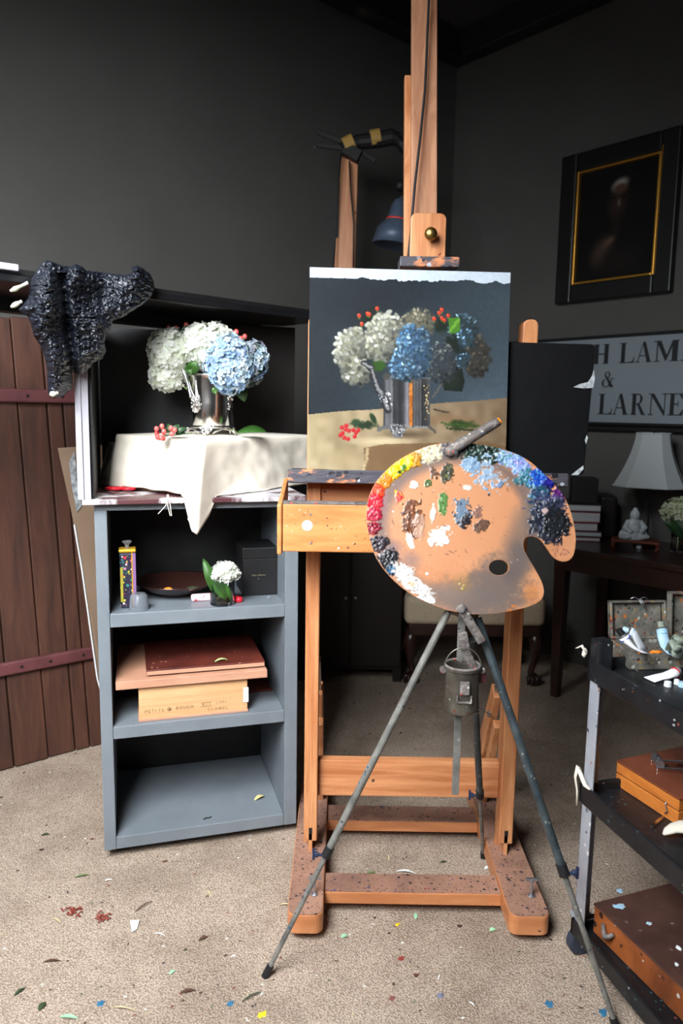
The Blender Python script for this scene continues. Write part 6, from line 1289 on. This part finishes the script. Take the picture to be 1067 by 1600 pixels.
tube_paint([TQ(1034, 984, .02), TQ(1036, 996, .01), TQ(1041, 1010, -.01), TQ(1050, 1020, -.03), TQ(1062, 1024, -.04)], .012, 'pale blue curled paint tube at the right of the open tin', 'paleblue', 'olive', 'paleblue')
zq = zt0
tube_paint([TP(1059, 1050, zq+.013), TP(1050, 1053, zq+.012), TP(1040, 1056, zq+.010), TP(1028, 1058, zq+.006), TP(1014, 1062, zq+.003)], .0125, 'flattened white paint tube with a red stripe lying on the tray', 'redenam')
solo('orange_paint_smear', MB().ball(TQ(1005, 1020, .02), .012, .006, .003, rough=.6).ball(TQ(1024, 1019, .02), .014, .006, .004, rough=.6), M['orange'], TQ(1010, 1020, .02), 'bright orange paint smear inside the open tin', 'paint')
rg = thing('crumpled_rag', TP(1062, 1045, zq+.02), 'crumpled olive rag streaked with pale paint beside the open tin', 'rag')
cm = MB()
for k, (px, py, w_, seed) in enumerate(((1056, 1012, .020, 1), (1064, 1003, .018, 2), (1062, 1022, .022, 3), (1070, 1014, .02, 4))):
    cm.tube([P(px-13+3*t, py-3+7*math.sin(t*1.4+seed), TY-.045-.01*t+.004*k) for t in range(7)], [w_*.3, w_*.5, w_*.42, w_*.55, w_*.45, w_*.5, w_*.3], 10, flat=.5)
part('rag_folds', cm, M['olive'], rg, smooth=True)
solo('blue_card', MB().prism([TP(1052, 1030, zq+.008), TP(1076, 1040, zq+.002), TP(1078, 1026, zq+.012), TP(1056, 1022, zq+.02)], (0, 0, .003)), M['paleblue'], TP(1060, 1032, zq), 'pale blue card lying under the crumpled rag', 'card')
for px, py, w_, cm_, lb in ((1043, 1072, .008, 'whitebit', 'round white tube cap lying on the top tray, left one'), (1057, 1069, .006, 'whitebit', 'flat white tube cap lying on the top tray, middle one'), (1066, 1073, .009, 'paleblue', 'pale blue tube cap lying on the top tray at the frame edge')):
    solo('tube_cap', MB().lathe(TP(px, py), [(w_, 0), (w_*.9, .010), (w_*.6, .011)], 14), M[cm_], TP(px, py), lb, 'cap', 'loose tube caps on the top tray')
# --- middle tray: folding paint box
zm2 = .4275
c1_ = PZ(961, 1226, zm2); c2_ = PZ(1058, 1290, zm2); d1 = (c2_-c1_); d1.z = 0; L1 = d1.length; d1.normalize(); d2 = Vector((-d1.y, d1.x, 0)); d2 = d2 if d2.x > 0 else -d2
BFm = (Vector((c1_.x, c1_.y, 0)), d1, d2, Z3)
pbx = thing('paint_box', c1_+d1*L1/2, 'golden wooden paint box with red-brown lid on the middle trolley tray', 'box')
part('lower_case', MB().box(0, L1, 0, .30, zm2, zm2+.030, BFm), M['boxwood'], pbx, bevel=.002)
ld_ = part('upper_case', MB().box(0, L1, 0, .30, zm2+.0325, zm2+.058, BFm), M['boxwood'], pbx, bevel=.002)
part('lid_top', MB().box(-.002, L1+.002, -.002, .302, zm2+.058, zm2+.062, BFm), M['boxtop'], ld_, bevel=.0015, label='red-brown lid top')
part('seam', MB().box(.003, L1-.003, .003, .297, zm2+.030, zm2+.0325, BFm), M['darkwood'], pbx)
hk_ = BFm[0]+d1*L1*.83-d2*.004+Z3*(zm2+.026); part('hook_latch', MB().tube([hk_+Z3*.012, hk_+Z3*.004, hk_-Z3*.006+d1*.006, hk_-Z3*.014], .0016, 6), M['steel'], pbx, smooth=True)
zc = zm2+.0625
q0 = PZ(1026, 1205, zc); kx = Vector((.99, -.13, 0)); ky = Vector((.13, .99, 0)); kf = (Vector((q0.x, q0.y, 0)), kx, ky, Z3)
clp = thing('canvas_pliers', q0, 'bright metal canvas clamp lying on the golden paint box', 'clamp')
part('frame_bar', MB().box(0, .10, 0, .006, zc, zc+.008, kf).box(0, .10, .045, .051, zc, zc+.006, kf), M['chrome'], clp, bevel=.001)
part('roller', MB().tube([kf[0]+kx*.008+ky*.004+Z3*(zc+.014), kf[0]+kx*.008+ky*.046+Z3*(zc+.014)], .010, 14), M['steel'], clp)
part('top_bar', MB().box(0, .10, .010, .016, zc+.016, zc+.022, kf).box(.05, .10, .02, .04, zc+.010, zc+.012, kf), M['chrome'], clp, bevel=.001)
rq = PZ(1046, 1303, zm2+.012)
r3 = thing('folded_rag', rq, 'off-white folded cloth at the right edge of the middle tray', 'rag')
part('fold', MB().tube([PZ(1036, 1304, zm2+.006), PZ(1042, 1299, zm2+.012), PZ(1052, 1294, zm2+.018), PZ(1066, 1292, zm2+.022), PZ(1085, 1294, zm2+.02)], [.003, .010, .014, .018, .022], 12, flat=.55), M['rag'], r3, smooth=True)
solo('metal_nib', MB().bar(PZ(1018, 1291, zm2+.004), PZ(1036, 1277, zm2+.008), .006, .004), M['chrome'], PZ(1026, 1284, zm2+.004), 'small metal pen nib holder lying on the middle tray', 'nib')
# --- bottom tray: big old box
zb3 = .084
c1_ = PZ(915, 1440, zb3+.02); c2_ = PZ(1067, 1592, zb3+.02); d1 = (c2_-c1_); d1.z = 0; d1.normalize(); d2 = Vector((-d1.y, d1.x, 0)); d2 = d2 if d2.x > 0 else -d2
OF = (Vector((c1_.x, c1_.y, 0))+d1*.012+d2*.012, d1, d2, Z3)
obx = thing('old_wooden_chest', OF[0]+d1*.2+d2*.15+Z3*zb3, 'large worn brown wooden case with pale paint smears on the bottom tray', 'box')
part('case_body', MB().box(0, .48, 0, .36, zb3, zb3+.068, OF), M['boxold'], obx, bevel=.003)
tpn = part('case_top', MB().box(-.002, .482, -.002, .362, zb3+.068, zb3+.073, OF), M['boxoldtop'], obx, bevel=.0015, label='dark worn top with pale smears')
def onbox(px, py): q = PZ(px, py, zb3+.0732); return q
for px, py, a, b, cmn in ((968, 1392, .007, .009, 'paleblue'), (967, 1416, .016, .007, 'paleblue'), (1014, 1443, .006, .005, 'paleblue'), (1060, 1481, .006, .007, 'whitebit'), (1057, 1507, .004, .005, 'whitebit')):
    part('paint_smear', MB().lathe(onbox(px, py), [(1, 0), (.9, .0008), (.3, .0014)], 12, sx=a, sy=b) if 0 else MB().ball(onbox(px, py), a, b, .0015, 14, 6, rough=.9, seed=px), M[cmn], tpn, label='pale smear of dried paint')
hq = OF[0]+d1*.055-d2*.004+Z3*(zb3+.036)
part('rope_handle', MB().tube([hq+d1*-.018+Z3*.012, hq-d2*.006+d1*-.008, hq-d2*.008-Z3*.006, hq-d2*.006+d1*.010, hq+d1*.018+Z3*.010], [.004, .006, .007, .006, .004], 8), M['gunk'], obx, smooth=True)
part('corner_strap', MB().box(.30, .325, -.004, .0, zb3+.012, zb3+.064, OF), M['barnrail'], obx, bevel=.002)

# ------------------------------------------------------------------ scraps on the carpet
def flat_scrap(name, px, py, L_, w, ang, m, label, cat, group, curl=.1):
    c = PZ(px, py, .002); d = Vector((math.cos(ang), math.sin(ang), 0)); o = solo(name, leaf_mesh(MB(), c-d*L_/2, c+d*L_/2, w, Z3, bend=curl, n=5), m, c, label, cat, group); solidify(o, .0006); return o
mg = mat('clipping_green', rgb(96, 120, 70), .7); mdg = mat('clipping_dark_green', rgb(50, 66, 40), .7); mst = mat('straw', rgb(196, 180, 140), .7); mbr = mat('dried_brown', rgb(84, 58, 46), .8); mrd = mat('dried_red', rgb(130, 50, 40), .8); mwh = mat('scrap_white', rgb(225, 228, 225), .7); mmint = mat('scrap_pale_green', rgb(150, 200, 160), .7); mbl = mat('blue_paint_spot', rgb(44, 104, 140), .7); myl = mat('yellow_paint_spot', rgb(232, 196, 40), .5)
for px, py, L_, w, a, m, lb in (
    (129, 1369, .040, .006, .3, mg, 'slim green clipping on the carpet well left of the shelf unit foot'), (72, 1304, .022, .010, 0, mdg, 'dark green clipping on the carpet near the plank door'), (170, 1375, .020, .006, .1, mwh, 'short whitish clipping left of the shelf unit foot'),
    (225, 1416, .055, .004, .9, mbr, 'thin brown twig lying below the shelf unit foot'), (88, 1438, .035, .005, -.5, mst, 'short straw left of the red petals'), (82, 1502, .040, .007, .1, mbr, 'dark brown twig on the carpet at the lower left'),
    (31, 1549, .028, .008, 1.0, mdg, 'dark green clipping at the lower left corner'), (66, 1572, .024, .014, 1.3, mdg, 'blackish green leaf curl at the lower left corner'), (108, 1590, .040, .010, -.1, mmint, 'pale green leaf strip at the bottom left'),
    (194, 1577, .060, .003, -.15, mst, 'long pale straw at the bottom left'), (294, 1549, .034, .010, .2, mbr, 'dark brown curl left of the tripod foot'), (394, 1557, .050, .004, .6, mdg, 'thin dark twig near the left tripod foot'),
    (269, 1519, .016, .010, .8, mmint, 'small mint green scrap on the open carpet'), (318, 1466, .026, .010, .6, mbr, 'brown leaf crumb left of the easel foot'), (326, 1395, .032, .004, 2.2, mst, 'slim straw below the shelf unit'),
    (580, 1364, .026, .009, 0, mg, 'green leaf between the easel bars, left one'), (635, 1363, .055, .008, -.2, mwh, 'long white petal between the easel bars'), (693, 1347, .022, .007, .15, mdg, 'dark green leaf between the easel bars, right one'),
    (683, 1371, .018, .008, 1.4, mmint, 'pale green chip behind the front easel bar'), (761, 1356, .020, .012, .6, mwh, 'white petal beside the right easel runner'), (649, 1431, .024, .010, 1.5, mmint, 'pale green seed pod in front of the easel bar'),
    (770, 1453, .018, .013, .3, mmint, 'mint green chip left of the right easel foot'), (538, 1463, .018, .013, .3, mmint, 'mint green chip right of the left easel foot'), (607, 1340, .030, .004, 1.6, mst, 'tan stick between the easel bars'),
    (447, 1414, .040, .004, 0, mst, 'pale straw left of the left easel runner'), (686, 1526, .018, .003, 1.2, mwh, 'tiny white sliver on the carpet in front of the easel'), (737, 1568, .014, .004, -.8, mwh, 'tiny white chip on the carpet at the bottom centre'),
    (365, 1494, .012, .006, 0, mwh, 'white chip left of the left tripod leg'), (250, 1460, .030, .004, -.3, mwh, 'slim white stalk on the open carpet')):
    flat_scrap('plant_clipping', px, py, L_, w, a, m, lb, 'clipping', 'clippings on the carpet')
solo('paper_scrap', MB().prism([PZ(x, y, .003) for x, y in ((203, 1439), (218, 1438), (214, 1452), (206, 1457))], (0, 0, .002)), M['whitebit'], PZ(210, 1446, .003), 'small white torn paper scrap on the carpet beside the red petals', 'paper')
for cx, cy, n, lb in ((117, 1425, 16, 'cluster of dried red petals on the left of the carpet'), (157, 1432, 16, 'second cluster of dried red petals with dark stem on the carpet')):
    rp = thing('dried_petals', PZ(cx, cy, 0), lb, 'petals', 'dried red petals on the carpet')
    for k in range(n):
        c = PZ(cx+RNG.normal()*9, cy+RNG.normal()*4, .004); a = RNG.random()*6; d = Vector((math.cos(a), math.sin(a), .2))*.008
        part('petal', MB().tube([c-d, c+Vector((0, 0, .004)), c+d*.8], [.0012, .002, .0008], 5), mrd, rp)
cr_mb = MB()
for k in range(420):
    px = RNG.uniform(0, 1000); py = RNG.uniform(1215, 1598)
    if (165 < px < 470 and py < 1345-(px-165)*.14) or (440 < px < 870 and 1255 < py < 1480 and (px < 515 or px > 715 or 1365 < py < 1425 or py < 1300)): continue
    L_ = RNG.uniform(.003, .014); c = PZ(px, py, .002); an = RNG.uniform(0, 3.1); d = Vector((math.cos(an), math.sin(an), 0))*L_/2; s_ = Vector((-d.y, d.x, 0))*RNG.uniform(.15, .5)
    col = tuple(s2l([(84, 58, 46), (186, 170, 134), (60, 72, 46), (110, 122, 84), (70, 56, 50), (120, 56, 46), (214, 214, 206), (58, 56, 60)][RNG.integers(8)]))+(1,)
    u_ = Vector((0, 0, .0022)); cr_mb.add([c-d, c-s_+u_*.3, c+d, c+s_+u_*.3, c+u_], [(0, 1, 4), (1, 2, 4), (2, 3, 4), (3, 0, 4), (0, 3, 2, 1)], col)
solo('carpet_crumbs', cr_mb, mat('crumbs', (1, 1, 1, 1), .8, attr=True), (0, 1.7, 0), 'fine dry plant crumbs and fluff scattered all over the beige carpet', 'crumbs', kind='stuff')
fl = bpy.data.objects['floor']
for px, py, r_, m in ((359, 1568, .011, mbl), (409, 1586, .013, myl), (858, 1569, .013, mbl), (620, 1445, .008, myl), (157, 1568, .012, mbl), (942, 1582, .014, mbl), (688, 1556, .012, mat('blue_grey_spot', rgb(110, 116, 140), .7)), (612, 1560, .009, mat('rust_spot', rgb(120, 70, 60), .7)), (626, 1498, .010, mrd)):
    part('paint_spot', MB().ball(PZ(px, py, .001), r_*.55, r_*.6, .0012, 14, 6, rough=1.3, seed=px*.3).ball(PZ(px+3, py-2, .001), r_*.3, r_*.4, .001, 10, 6, rough=1.2, seed=py*.3), m, fl, label='small dried paint spot on the carpet')
